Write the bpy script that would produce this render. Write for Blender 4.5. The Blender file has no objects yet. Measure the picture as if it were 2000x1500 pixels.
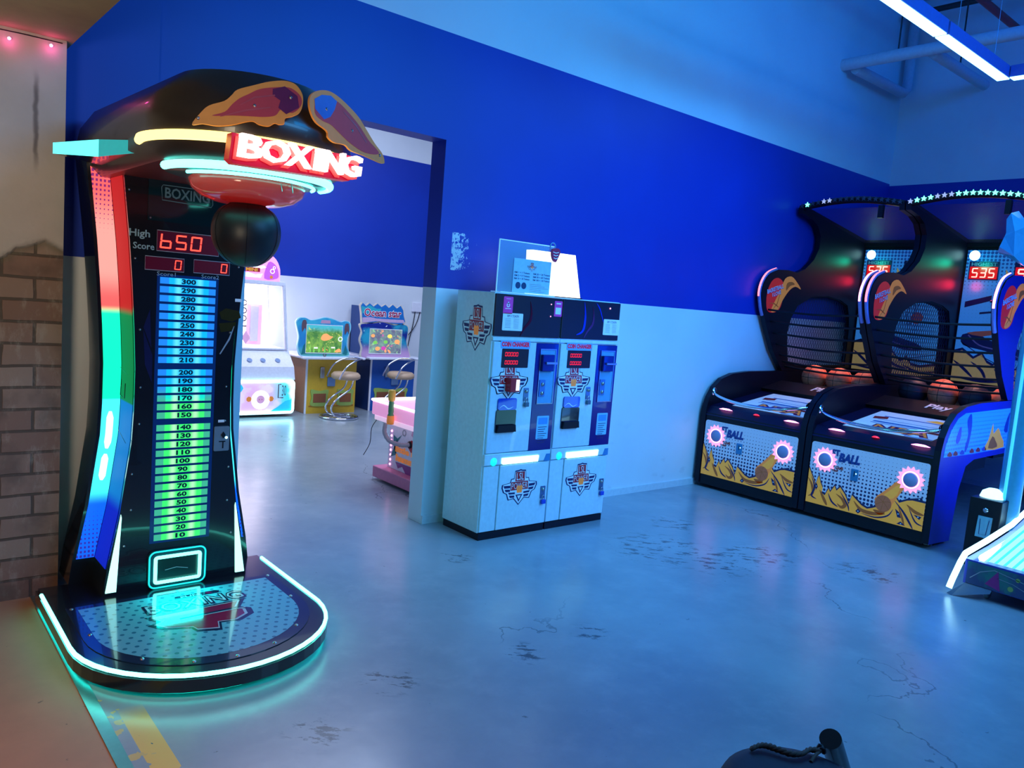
import bpy, bmesh, math, random
from mathutils import Vector, Matrix
random.seed(7)
S = bpy.context.scene
COL = S.collection
V = Vector

# ------------------------------------------------------------------ camera
F = 1523.797
yaw, pit, rol = -0.70581322, -0.10695548, -0.07924214
def rot3():
    Rz = Matrix.Rotation(yaw, 3, 'Z'); Rx = Matrix.Rotation(pit, 3, 'X'); Ry = Matrix.Rotation(rol, 3, 'Y')
    return Rz @ Rx @ Ry
RM = rot3()
CAM = V((0, 0, 1.5))
cd = bpy.data.cameras.new('camera'); cam = bpy.data.objects.new('camera', cd); COL.objects.link(cam)
right, fwd, up = RM @ V((1, 0, 0)), RM @ V((0, 1, 0)), RM @ V((0, 0, 1))
cam.matrix_world = Matrix.Translation(CAM) @ Matrix((right, up, -fwd)).transposed().to_4x4()
cd.sensor_fit = 'HORIZONTAL'; cd.sensor_width = 36.0; cd.lens = F / 2000 * 36.0; cd.clip_start = 0.02
S.camera = cam

def at(px, py, ax, val):
    """world point where the line of sight through a photo pixel meets the plane axis=val"""
    d = RM @ V(((px - 1000) / F, 1, -(py - 750) / F))
    return CAM + d * ((val - CAM[ax]) / d[ax])

# ------------------------------------------------------------------ world, view
w = bpy.data.worlds.new('world'); S.world = w; w.use_nodes = True
w.node_tree.nodes['Background'].inputs[0].default_value = (0.01, 0.10, 0.45, 1)
w.node_tree.nodes['Background'].inputs[1].default_value = 0.13
S.view_settings.view_transform = 'Standard'; S.view_settings.look = 'None'
S.view_settings.exposure = 0.0; S.view_settings.gamma = 1.0; S.view_settings.use_curve_mapping = False

def area(name, loc, target, size, col, power, sy=None, spread=None):
    l = bpy.data.lights.new(name, 'AREA'); l.color = col; l.energy = power
    l.shape = 'RECTANGLE'; l.size = size; l.size_y = sy or size
    if spread: l.spread = math.radians(spread)
    o = bpy.data.objects.new(name, l); COL.objects.link(o); o.location = loc
    o.rotation_euler = (V(target) - V(loc)).to_track_quat('-Z', 'Y').to_euler(); return o
def point(name, loc, col, power, r=0.05):
    l = bpy.data.lights.new(name, 'POINT'); l.color = col; l.energy = power; l.shadow_soft_size = r
    o = bpy.data.objects.new(name, l); COL.objects.link(o); o.location = loc; return o

area('main_lamp_light', (4.6, 2.3, 3.5), (4.4, 2.6, 0), 3.2, (0.06, 0.40, 1.0), 55, 0.3, 150)
area('hall_fill_light', (3.4, -1.2, 3.6), (3.6, 2.6, 0), 3.0, (0.10, 0.44, 1.0), 58, 0.5, 130)  # unseen fill added behind the camera, no fixture there
area('blue_wall_wash', (4.2, -1.0, 4.2), (4.0, 4.1, 3.1), 2.2, (0.0, 0.33, 1.0), 46, 0.6, 110)
area('changer_front_fill', (4.4, -0.6, 2.2), (4.0, 4.0, 0.8), 1.2, (0.20, 0.56, 1.0), 15, 0.8, 80)  # unseen fill added to brighten the lower back wall
area('back_room_light', (4.2, 6.4, 3.9), (4.3, 6.9, 0), 3.0, (0.60, 0.74, 1.0), 175, 1.6)
area('corridor_warm_light', (-0.7, 1.6, 2.38), (-0.3, 2.3, 0), 0.8, (1.0, 0.42, 0.20), 17, 0.8, 95)
area('corridor_bounce_fill', (-0.9, 0.6, 1.5), (0.0, 3.9, 2.1), 0.6, (1.0, 0.80, 0.55), 10, 0.6, 75)  # low unseen fill added to light plaster and soffit
area('blue_corner_wash', (6.2, 0.4, 4.5), (8.2, 3.2, 3.0), 1.6, (0.0, 0.13, 1.0), 34, 1.0, 150)
area('boxing_led_spill', (1.64, 3.35, 1.0), (2.9, 3.8, 0.8), 0.15, (0.14, 0.92, 1.0), 2.2, 1.4, 140)
area('floor_game_glow', (6.4, 1.0, 1.0), (6.3, 3.0, 0.6), 0.8, (0.0, 0.06, 1.0), 26, 0.8, 150)
area('prize_led_spill', (1.12, 3.50, .19), (1.12, 2.9, 0.0), 0.2, (0.0, 1.0, 0.9), 1.6, 0.1)

# ------------------------------------------------------------------ materials
MC = {}
def mat(name, col=(.5, .5, .5), rough=.5, metal=0.0, emit=None, es=1.0, coat=0.0, trans=0.0, alpha=1.0, grain=0.04, gs=40.0):
    if name in MC: return MC[name]
    m = bpy.data.materials.new(name); m.use_nodes = True; MC[name] = m
    nt = m.node_tree; b = nt.nodes['Principled BSDF']
    if len(col) == 3: col = (*col, 1)
    b.inputs['Base Color'].default_value = col
    b.inputs['Roughness'].default_value = rough; b.inputs['Metallic'].default_value = metal
    b.inputs['Coat Weight'].default_value = coat; b.inputs['Transmission Weight'].default_value = trans
    b.inputs['Alpha'].default_value = alpha
    if emit:
        b.inputs['Emission Color'].default_value = (*emit, 1); b.inputs['Emission Strength'].default_value = es
    if grain and not trans:
        n = nt.nodes.new('ShaderNodeTexNoise'); n.inputs['Scale'].default_value = gs; n.inputs['Detail'].default_value = 3
        tc = nt.nodes.new('ShaderNodeTexCoord'); nt.links.new(tc.outputs['Object'], n.inputs['Vector'])
        r = nt.nodes.new('ShaderNodeMapRange'); r.inputs['To Min'].default_value = 1 - grain * 3; r.inputs['To Max'].default_value = 1 + grain * 3
        nt.links.new(n.outputs['Fac'], r.inputs['Value'])
        mx = nt.nodes.new('ShaderNodeVectorMath'); mx.operation = 'SCALE'; mx.inputs[0].default_value = col[:3]
        nt.links.new(r.outputs[0], mx.inputs['Scale']); nt.links.new(mx.outputs[0], b.inputs['Base Color'])
    return m

class NG:
    """tiny node graph writer"""
    def __init__(s, name):
        s.m = bpy.data.materials.new(name); s.m.use_nodes = True; s.nt = s.m.node_tree
        s.b = s.nt.nodes['Principled BSDF']; MC[name] = s.m
        s.tc = s.nt.nodes.new('ShaderNodeTexCoord'); s.obj = s.tc.outputs['Object']
        s.sep = s.nt.nodes.new('ShaderNodeSeparateXYZ'); s.nt.links.new(s.obj, s.sep.inputs[0])
        s.x, s.y, s.z = s.sep.outputs
    def link(s, a, b):
        if hasattr(a, 'links'): s.nt.links.new(a, b)
        else:
            try: b.default_value = a
            except Exception: b.default_value = (*a, 1)
    def math(s, op, a, b=0.0, c=0.0):
        n = s.nt.nodes.new('ShaderNodeMath'); n.operation = op
        s.link(a, n.inputs[0]); s.link(b, n.inputs[1]); s.link(c, n.inputs[2]); return n.outputs[0]
    def noise(s, scale, detail=4, vec=None, rough=.5, dist=0.0):
        n = s.nt.nodes.new('ShaderNodeTexNoise'); n.inputs['Scale'].default_value = scale
        n.inputs['Detail'].default_value = detail; n.inputs['Roughness'].default_value = rough; n.inputs['Distortion'].default_value = dist
        s.nt.links.new(vec or s.obj, n.inputs['Vector']); return n.outputs['Fac']
    def vec(s, x, y, z):
        n = s.nt.nodes.new('ShaderNodeCombineXYZ')
        for i, q in enumerate((x, y, z)): s.link(q, n.inputs[i])
        return n.outputs[0]
    def ramp(s, v, a, b, smooth=True):
        n = s.nt.nodes.new('ShaderNodeMapRange'); n.inputs['From Min'].default_value = a; n.inputs['From Max'].default_value = b
        n.interpolation_type = 'SMOOTHSTEP' if smooth else 'LINEAR'; s.link(v, n.inputs['Value']); return n.outputs[0]
    def mix(s, f, a, b):
        n = s.nt.nodes.new('ShaderNodeMix'); n.data_type = 'RGBA'
        s.link(f, n.inputs['Factor'])
        for q, i in ((a, 6), (b, 7)):
            if hasattr(q, 'links'): s.nt.links.new(q, n.inputs[i])
            else: n.inputs[i].default_value = (*q, 1)
        return n.outputs[2]
    def set(s, k, v):
        i = s.b.inputs[k]
        if hasattr(v, 'links'): s.nt.links.new(v, i)
        else: i.default_value = v if not isinstance(v, tuple) else (*v, 1)
    def bump(s, h, st=.3, d=.01):
        n = s.nt.nodes.new('ShaderNodeBump'); n.inputs['Strength'].default_value = st; n.inputs['Distance'].default_value = d
        s.nt.links.new(h, n.inputs['Height']); s.nt.links.new(n.outputs[0], s.b.inputs['Normal'])

def wall_paint(name, lo, hi, chip=False, dark_left=False):
    g = NG(name)
    n = g.noise(1.3, 5); fine = g.noise(60, 2)
    white = g.mix(g.ramp(n, .3, .75), (.74, .78, .82), (.66, .70, .76))
    sc = g.ramp(g.noise(5, 6, g.vec(g.math('MULTIPLY', g.x, 1.0), g.y, g.math('MULTIPLY', g.z, 2.2))), .62, .72)
    white = g.mix(g.math('MULTIPLY', g.math('MULTIPLY', sc, .25), g.ramp(g.z, .9, .1)), white, (.42, .42, .46))
    blue = g.mix(g.ramp(n, .3, .7), (.0015, .034, .40), (.0015, .028, .35))
    band = g.math('MULTIPLY', g.math('GREATER_THAN', g.z, lo), g.math('LESS_THAN', g.z, hi))
    c = g.mix(band, white, blue)
    if chip:
        vv = g.vec(g.x, 0.0, g.z)
        e = g.noise(34, 6, vv, .75)
        left = g.ramp(g.x, 3.16, 2.93); m1 = g.math('MULTIPLY', g.math('GREATER_THAN', g.x, 2.925), g.math('LESS_THAN', g.x, 3.16))
        m2 = g.math('MULTIPLY', g.math('GREATER_THAN', g.z, 1.66), g.math('LESS_THAN', g.z, 1.90))
        t = g.math('GREATER_THAN', g.math('ADD', e, g.math('MULTIPLY', left, .22)), .675)
        c = g.mix(g.math('MULTIPLY', t, g.math('MULTIPLY', m1, m2)), c, (.55, .66, .72))
    g.set('Base Color', c); g.set('Roughness', .45); g.bump(fine, .05, .004)
    return g.m

def floor_mat():
    g = NG('painted_concrete')
    n1 = g.noise(.9, 6, None, .6); n2 = g.noise(5, 6, None, .65); n3 = g.noise(28, 5)
    c = g.mix(g.ramp(n1, .3, .7), (.33, .38, .42), (.24, .28, .33))
    c = g.mix(g.math('MULTIPLY', g.ramp(n2, .42, .85), .5), c, (.40, .44, .48))
    # dark scuffs stretched along x in patches
    ra = g.math('SUBTRACT', g.math('MULTIPLY', g.x, .76), g.math('MULTIPLY', g.y, .64)); rb = g.math('ADD', g.math('MULTIPLY', g.x, .64), g.math('MULTIPLY', g.y, .76))
    sv = g.vec(g.math('MULTIPLY', ra, 4.0), g.math('MULTIPLY', rb, 9.0), 0.0)
    sc = g.ramp(g.noise(2.2, 8, sv, .72), .53, .58)
    area_m = None
    for px, py, r_ in ((1290, 1072, .42), (1400, 1096, .34), (1310, 1022, .22), (1480, 1085, .30), (1020, 1275, .13), (1150, 1235, .12), (620, 1430, .14), (890, 1088, .12), (1700, 1120, .25), (760, 1330, .14)):
        q = at(px, py, 2, 0); dx = g.math('SUBTRACT', g.x, q.x); dy = g.math('SUBTRACT', g.y, q.y)
        d = g.ramp(g.math('SQRT', g.math('ADD', g.math('MULTIPLY', dx, dx), g.math('MULTIPLY', dy, dy))), r_, r_ * .45)
        area_m = d if area_m is None else g.math('MAXIMUM', area_m, d)
    sc = g.math('MULTIPLY', sc, area_m)
    c = g.mix(g.math('MULTIPLY', sc, .85), c, (.05, .06, .08))
    sp = g.ramp(g.noise(17, 4, g.vec(g.x, g.y, 4.0), .6), .70, .74)
    c = g.mix(g.math('MULTIPLY', sp, .7), c, (.09, .10, .12))
    # hairline cracks
    vo = g.nt.nodes.new('ShaderNodeTexVoronoi'); vo.feature = 'DISTANCE_TO_EDGE'; vo.inputs['Scale'].default_value = .55
    wv = g.nt.nodes.new('ShaderNodeVectorMath'); wv.operation = 'ADD'
    wn = g.nt.nodes.new('ShaderNodeTexNoise'); wn.inputs['Scale'].default_value = 1.6; wn.inputs['Detail'].default_value = 6
    g.nt.links.new(g.obj, wn.inputs['Vector']); g.nt.links.new(g.obj, wv.inputs[0]); g.nt.links.new(wn.outputs['Color'], wv.inputs[1])
    g.nt.links.new(wv.outputs[0], vo.inputs['Vector'])
    ck = g.math('MULTIPLY', g.math('LESS_THAN', vo.outputs['Distance'], .0022), g.ramp(g.noise(.7, 2, g.vec(g.x, g.y, 30.0)), .52, .6))
    c = g.mix(g.math('MULTIPLY', ck, .6), c, (.07, .09, .12))
    # worn yellow and dark tape beside the threshold
    tx = g.math('MULTIPLY', g.math('GREATER_THAN', g.x, .68), g.math('LESS_THAN', g.x, .76))
    ty = g.ramp(g.y, 2.75, 2.65, False)
    tn = g.noise(6, 5, None, .6)
    c = g.mix(g.math('MULTIPLY', g.math('MULTIPLY', tx, ty), g.math('GREATER_THAN', tn, .44)), c, (.75, .50, .12))
    t2 = g.math('MULTIPLY', g.math('GREATER_THAN', g.x, .625), g.math('LESS_THAN', g.x, .74))
    d2 = g.math('MULTIPLY', g.math('GREATER_THAN', g.noise(7, 4, g.vec(g.x, g.y, 9.0)), .60), g.ramp(g.y, 3.3, 3.1, False))
    c = g.mix(g.math('MULTIPLY', t2, d2), c, (.05, .09, .12))
    d3 = g.math('MULTIPLY', g.math('GREATER_THAN', g.noise(13, 3, g.vec(g.x, g.y, 19.0)), .64), g.ramp(g.y, 3.3, 3.1, False))
    c = g.mix(g.math('MULTIPLY', t2, d3), c, (.62, .46, .16))
    g.set('Base Color', c)
    r = g.ramp(n2, .25, .8, False)
    g.set('Roughness', .25)
    g.set('Specular IOR Level', .55)
    g.bump(g.noise(3.0, 4), .12, .02)
    return g.m

def corridor_mat():
    g = NG('brown_concrete')
    n = g.noise(2.2, 6, None, .65); s = g.ramp(g.noise(24, 3), .70, .73)
    c = g.mix(g.ramp(n, .3, .7), (.46, .28, .17), (.38, .24, .15))
    c = g.mix(g.math('MULTIPLY', s, .7), c, (.10, .07, .06))
    g.set('Base Color', c); g.set('Roughness', .6); g.bump(n, .1, .01); return g.m

def brick_mat():
    g = NG('worn_brick')
    wn = g.noise(6, 4)
    vv = g.vec(g.math('ADD', g.x, g.math('MULTIPLY', wn, .02)), g.math('ADD', g.z, g.math('MULTIPLY', wn, .014)), 0.0)
    b = g.nt.nodes.new('ShaderNodeTexBrick'); g.nt.links.new(vv, b.inputs['Vector'])
    b.inputs['Color1'].default_value = (.20, .12, .09, 1); b.inputs['Color2'].default_value = (.30, .23, .18, 1)
    b.inputs['Mortar'].default_value = (.085, .065, .05, 1); b.inputs['Scale'].default_value = 1
    b.inputs['Mortar Size'].default_value = .007; b.inputs['Mortar Smooth'].default_value = .35
    b.inputs['Brick Width'].default_value = .245; b.inputs['Row Height'].default_value = .096; b.inputs['Bias'].default_value = -.1
    st = g.ramp(g.noise(9, 6, g.vec(g.math('MULTIPLY', g.x, 2.5), g.y, g.z), .7), .5, .72)
    c = g.mix(g.math('MULTIPLY', st, .5), b.outputs['Color'], (.38, .34, .28))
    c = g.mix(g.math('MULTIPLY', g.ramp(g.noise(5, 4, g.vec(g.x, g.y, g.math('ADD', g.z, 7.0))), .5, .7), .6), c, (.08, .06, .05))
    edge = g.math('ADD', g.math('ADD', g.z, g.math('MULTIPLY', g.noise(7, 5), .10)), g.math('MULTIPLY', g.math('ABSOLUTE', g.math('SUBTRACT', g.x, .64)), .45))
    pl = g.ramp(g.noise(3, 6), .35, .7)
    plaster = g.mix(pl, (.46, .43, .40), (.38, .36, .33))
    drip = g.math('MULTIPLY', g.ramp(g.math('ABSOLUTE', g.math('SUBTRACT', g.math('ADD', g.x, g.math('MULTIPLY', g.noise(9, 3), .03)), .612)), .014, .002), g.math('MULTIPLY', g.ramp(g.z, 1.85, 2.0), g.ramp(g.z, 2.32, 2.2)))
    plaster = g.mix(g.math('MULTIPLY', drip, .75), plaster, (.07, .06, .06))
    isp = g.ramp(edge, 1.625, 1.64)
    rim = g.math('MULTIPLY', g.ramp(edge, 1.59, 1.625), g.ramp(edge, 1.66, 1.63))
    c = g.mix(isp, c, plaster); c = g.mix(g.math('MULTIPLY', rim, .6), c, (.12, .11, .07))
    g.set('Base Color', c); g.set('Roughness', .85)
    h = g.math('ADD', g.math('MULTIPLY', g.math('MULTIPLY', b.outputs['Fac'], -1.0), g.math('SUBTRACT', 1.0, isp)), g.math('ADD', g.math('MULTIPLY', isp, 1.4), g.math('MULTIPLY', g.noise(30, 4), .25)))
    g.bump(h, .6, .012); return g.m

def halftone(name, base, dot, pitch, ax, zlo, zhi, rmax, rmin, emit=0.0):
    """dots growing from zhi down to zlo; ax = in-plane horizontal axis"""
    g = NG(name); h = (g.x, g.y)[ax]
    u = g.math('FRACT', g.math('DIVIDE', h, pitch)); v = g.math('FRACT', g.math('DIVIDE', g.z, pitch))
    u = g.math('SUBTRACT', u, .5); v = g.math('SUBTRACT', v, .5)
    d = g.math('SQRT', g.math('ADD', g.math('MULTIPLY', u, u), g.math('MULTIPLY', v, v)))
    n = g.nt.nodes.new('ShaderNodeMapRange'); n.inputs['From Min'].default_value = zlo; n.inputs['From Max'].default_value = zhi
    n.inputs['To Min'].default_value = rmax; n.inputs['To Max'].default_value = rmin; g.nt.links.new(g.z, n.inputs['Value'])
    c = g.mix(g.math('LESS_THAN', d, n.outputs[0]), base, dot)
    g.set('Base Color', c); g.set('Roughness', .3); g.set('Emission Color', c); g.set('Emission Strength', emit); return g.m

def mesh_net(name, col, pitch, wire, kind='diamond', rough=.5):
    g = NG(name)
    if kind == 'diamond':
        a = g.math('DIVIDE', g.math('ADD', g.math('MULTIPLY', g.x, 1.6), g.z), pitch); b = g.math('DIVIDE', g.math('SUBTRACT', g.math('MULTIPLY', g.x, 1.6), g.z), pitch)
    else:
        a = g.math('DIVIDE', g.math('ADD', g.x, g.y), pitch); b = g.math('DIVIDE', g.math('SUBTRACT', g.x, g.y), pitch)
    m1 = g.math('LESS_THAN', g.math('FRACT', a), wire); m2 = g.math('LESS_THAN', g.math('FRACT', b), wire)
    g.set('Base Color', col); g.set('Alpha', g.math('MAXIMUM', m1, m2)); g.set('Roughness', rough); return g.m

def ball_mat(name, col):
    g = NG(name)
    n = g.noise(40, 3); c = g.mix(g.ramp(n, .3, .7), col, tuple(q * .8 for q in col))
    g.set('Base Color', c); g.set('Roughness', .5)
    vo = g.nt.nodes.new('ShaderNodeTexVoronoi'); vo.inputs['Scale'].default_value = 220; g.nt.links.new(g.obj, vo.inputs['Vector'])
    g.bump(vo.outputs['Distance'], .25, .002); return g.m

def screen_mat(name, kind):
    g = NG(name)
    n = g.noise(7, 5, None, .7, .6); n2 = g.noise(14, 4, g.vec(g.x, 3.0, g.z), .6, 1.0); n3 = g.noise(9, 4, g.vec(g.x, 8.0, g.z), .6, 1.0)
    if kind == 'jungle':
        c = g.mix(g.ramp(n, .35, .65), (.03, .16, .04), (.20, .42, .07))
        c = g.mix(g.ramp(g.math('ADD', g.z, g.math('MULTIPLY', n, .15)), 1.02, 1.1), c, (.05, .42, .55))
        c = g.mix(g.ramp(n2, .60, .66), c, (.50, .60, .14)); c = g.mix(g.ramp(n3, .64, .70), c, (.75, .34, .10))
    else:
        c = g.mix(g.ramp(n, .35, .65), (.10, .10, .22), (.18, .34, .30))
        c = g.mix(g.ramp(n2, .58, .64), c, (.25, .55, .30)); c = g.mix(g.ramp(n3, .58, .64), c, (.85, .35, .18))
        c = g.mix(g.ramp(g.noise(8, 4, g.vec(g.x, 15.0, g.z)), .62, .68), c, (.50, .12, .40))
    g.set('Base Color', (.01, .01, .01)); g.set('Emission Color', c); g.set('Emission Strength', 1.25); g.set('Roughness', .2); return g.m

def led_strip(name, kind):
    """coloured LED pillar and its glow on the tower side: red above, green, cyan, blue below; dots where the diffuser shows the LEDs"""
    g = NG(name)
    out = kind == 'outer'
    if out:
        red, grn, cyn, blu = (1.0, .10, .10), (.0, .95, .45), (.05, .85, 1.0), (.0, .10, 1.0)
    else:
        red, grn, cyn, blu = (.75, .015, .02), (.0, .30, .08), (.0, .26, .85), (.0, .02, .75)
    c = g.mix(g.ramp(g.z, 1.30, 1.34), grn, red)
    c = g.mix(g.ramp(g.z, 1.06, 1.14) if out else 0.0, c, c)
    c = g.mix(g.ramp(g.z, .925, .915), c, cyn)
    c = g.mix(g.ramp(g.z, .52, .44), c, blu)
    if out:
        core2 = g.math('MULTIPLY', g.ramp(g.z, 1.36, 1.5), g.ramp(g.z, 1.85, 1.65))
        c = g.mix(g.math('MULTIPLY', core2, .55), c, (1.0, .45, .38))
        u = g.math('SUBTRACT', g.math('FRACT', g.math('DIVIDE', g.x, .016)), .5); v = g.math('SUBTRACT', g.math('FRACT', g.math('DIVIDE', g.z, .02)), .5)
        d = g.math('MAXIMUM', g.math('ABSOLUTE', u), g.math('ABSOLUTE', v))
        hole = g.math('LESS_THAN', d, g.math('ADD', g.math('MULTIPLY', g.ramp(g.z, 1.62, 1.9, False), .33), g.math('MULTIPLY', g.ramp(g.z, .46, .2, False), .33)))
        hole = g.math('MULTIPLY', hole, g.math('GREATER_THAN', g.math('ABSOLUTE', g.math('SUBTRACT', g.z, 1.04)), .56))
        c = g.mix(g.math('MULTIPLY', hole, .85), c, (.02, .0, .12))
        g.set('Emission Strength', 1.5)
    else:
        g.set('Emission Strength', .72)
    g.set('Base Color', (.03, .03, .03)); g.set('Emission Color', c); g.set('Roughness', .25 if out else .6); g.set('Specular IOR Level', .5 if out else .1); return g.m

def meter_mat():
    g = NG('score_bar_glow')
    u = g.math('ABSOLUTE', g.math('SUBTRACT', g.x, .004))
    top = g.ramp(g.z, .93, 1.02)
    edge = g.mix(top, (.04, .42, .26), (.01, .22, .85)); mid = g.mix(top, (.04, .92, .16), (.0, .45, 1.0))
    mid = g.mix(g.math('MULTIPLY', g.ramp(g.z, .92, .96), g.ramp(g.z, 1.02, .99)), mid, (.0, .75, .62))
    hot = g.ramp(g.math('ABSOLUTE', g.math('SUBTRACT', u, .045)), .022, .0)
    mid = g.mix(g.math('MULTIPLY', hot, .75), mid, g.mix(top, (.55, 1.0, .62), (.15, .85, 1.0)))
    c = g.mix(g.math('GREATER_THAN', u, .085), mid, edge)
    g.set('Base Color', (.02, .03, .03)); g.set('Emission Color', c); g.set('Emission Strength', 1.15); g.set('Roughness', .3); return g.m

# shared plain materials
BLACK = mat('black_lacquer', (.008, .009, .014), .18, coat=.5)
BLK2 = mat('black_satin', (.006, .006, .012), .4)
NAVYB = mat('navy_satin_panel', (.007, .007, .04), .35)
for m_ in (BLK2, NAVYB): m_.node_tree.nodes['Principled BSDF'].inputs['Specular IOR Level'].default_value = .28
DARK = mat('charcoal_plastic', (.03, .03, .035), .45)
CHROME = mat('polished_chrome', (.75, .77, .8), .12, 1.0)
STEEL = mat('brushed_steel', (.45, .47, .5), .3, 1.0)
WHITE = mat('white_vinyl', (.85, .87, .9), .35)
PAPER = mat('paper_white', (.80, .82, .84), .7)
CREAM = mat('powder_coated_white', (.62, .76, .82), .22, coat=.5)
NAVY = mat('navy_print', (.012, .016, .10), .35)
CRIM = mat('crimson_print', (.52, .02, .03), .35)
GOLD = mat('gold_flame_print', (.80, .40, .05), .35, emit=(.85, .38, .03), es=.26)  # weak emission lifts the gold print under the blue light
GOLDD = mat('brown_flame_print', (.42, .12, .02), .4, emit=(.42, .11, .01), es=.12)
ORNG = mat('orange_print', (.90, .28, .05), .4, emit=(.9, .28, .04), es=.22)  # weak emission put in so the orange print stays saturated
GREY = mat('grey_print', (.30, .33, .38), .4)
REDLED = mat('red_digit', (.2, 0, 0), .4, emit=(1.0, .05, .03), es=3.0)
REDHOT = mat('white_hot_red_digit', (.3, .1, .1), .4, emit=(1.0, .42, .36), es=2.0)
REDBG = mat('red_lit_display', (.1, 0, 0), .3, emit=(.75, .005, .01), es=.8)
MARN = mat('maroon_display', (.012, .002, .006), .25, emit=(.035, .001, .008), es=1.0)
CYAN = mat('cyan_neon_tube', (.2, .5, .5), .4, emit=(.13, 1.0, .84), es=4.6)
CYANS = mat('cyan_neon_soft', (.1, .4, .4), .4, emit=(.0, .72, .70), es=1.1)
YELL = mat('yellow_neon_tube', (.5, .4, .1), .4, emit=(1.0, .72, .18), es=3.0)
SIGNW = mat('white_hot_letters', (.9, .9, .9), .4, emit=(1.0, .62, .55), es=3.0)
SIGNR = mat('red_neon_sign', (.4, .0, .02), .3, emit=(.30, .001, .010), es=1.0)
PINK = mat('magenta_led', (.5, .2, .4), .3, emit=(1.0, .28, .62), es=4.0)
ICE = mat('white_cyan_led', (.5, .7, .8), .3, emit=(.45, .92, 1.0), es=3.4)
LAMP = mat('lamp_diffuser', (.8, .8, .8), .4, emit=(.24, .62, 1.0), es=5.0)

# ------------------------------------------------------------------ mesh builder
ORG = {}
def empty(name, loc, label, cat, group=None):
    o = bpy.data.objects.new(name, None); COL.objects.link(o); o.location = loc; o.empty_display_size = .1
    o['label'] = label; o['category'] = cat
    if group: o['group'] = group
    ORG[o.name] = V(loc); return o
TXT = {}
def text_geo(s, bold=0.0, kern=1.0):
    k = (s, bold, kern)
    if k in TXT: return TXT[k]
    c = bpy.data.curves.new('t', 'FONT'); c.body = s; c.resolution_u = 2; c.offset = bold; c.space_character = kern; c.fill_mode = 'FRONT'
    o = bpy.data.objects.new('t', c); COL.objects.link(o)
    bpy.context.view_layer.update()
    me = bpy.data.meshes.new_from_object(o)
    vs = [v.co.copy() for v in me.vertices]; fs = [tuple(p.vertices) for p in me.polygons]
    bpy.data.objects.remove(o); bpy.data.curves.remove(c); bpy.data.meshes.remove(me)
    x0 = min(v.x for v in vs); x1 = max(v.x for v in vs); y0 = min(v.y for v in vs); y1 = max(v.y for v in vs)
    TXT[k] = ([((v.x - x0) / (x1 - x0), (v.y - y0) / (y1 - y0)) for v in vs], fs, (x1 - x0) / max(1e-6, y1 - y0)); return TXT[k]

class Pl:
    """a plane: origin, unit u (right), unit v (up), n = towards the viewer"""
    def __init__(s, o, u, v, n=None):
        s.o = V(o); s.u = V(u).normalized(); s.v = V(v).normalized(); s.n = V(n).normalized() if n else s.u.cross(s.v)
    def p(s, x, y, d=0.0): return s.o + s.u * x + s.v * y + s.n * d
    def off(s, d): return Pl(s.o + s.n * d, s.u, s.v, s.n)
def front(y): return Pl((0, y, 0), (1, 0, 0), (0, 0, 1), (0, -1, 0))      # faces -Y, coords (x, z)
def sidex(x): return Pl((x, 0, 0), (0, -1, 0), (0, 0, 1), (-1, 0, 0))     # faces -X, coords (-y, z)
def top(z): return Pl((0, 0, z), (1, 0, 0), (0, 1, 0), (0, 0, 1))

def smooth(pts, k=4, closed=False):
    n = len(pts); out = []
    g = lambda i: V(pts[i % n]) if closed else V(pts[max(0, min(n - 1, i))])
    for i in range(n if closed else n - 1):
        a, b, c, d = g(i - 1), g(i), g(i + 1), g(i + 2)
        for j in range(k):
            t = j / k
            out.append(.5 * ((2 * b) + (c - a) * t + (2 * a - 5 * b + 4 * c - d) * t * t + (3 * b - a - 3 * c + d) * t ** 3))
    if not closed: out.append(V(pts[-1]))
    return [tuple(q) for q in out]

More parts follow.
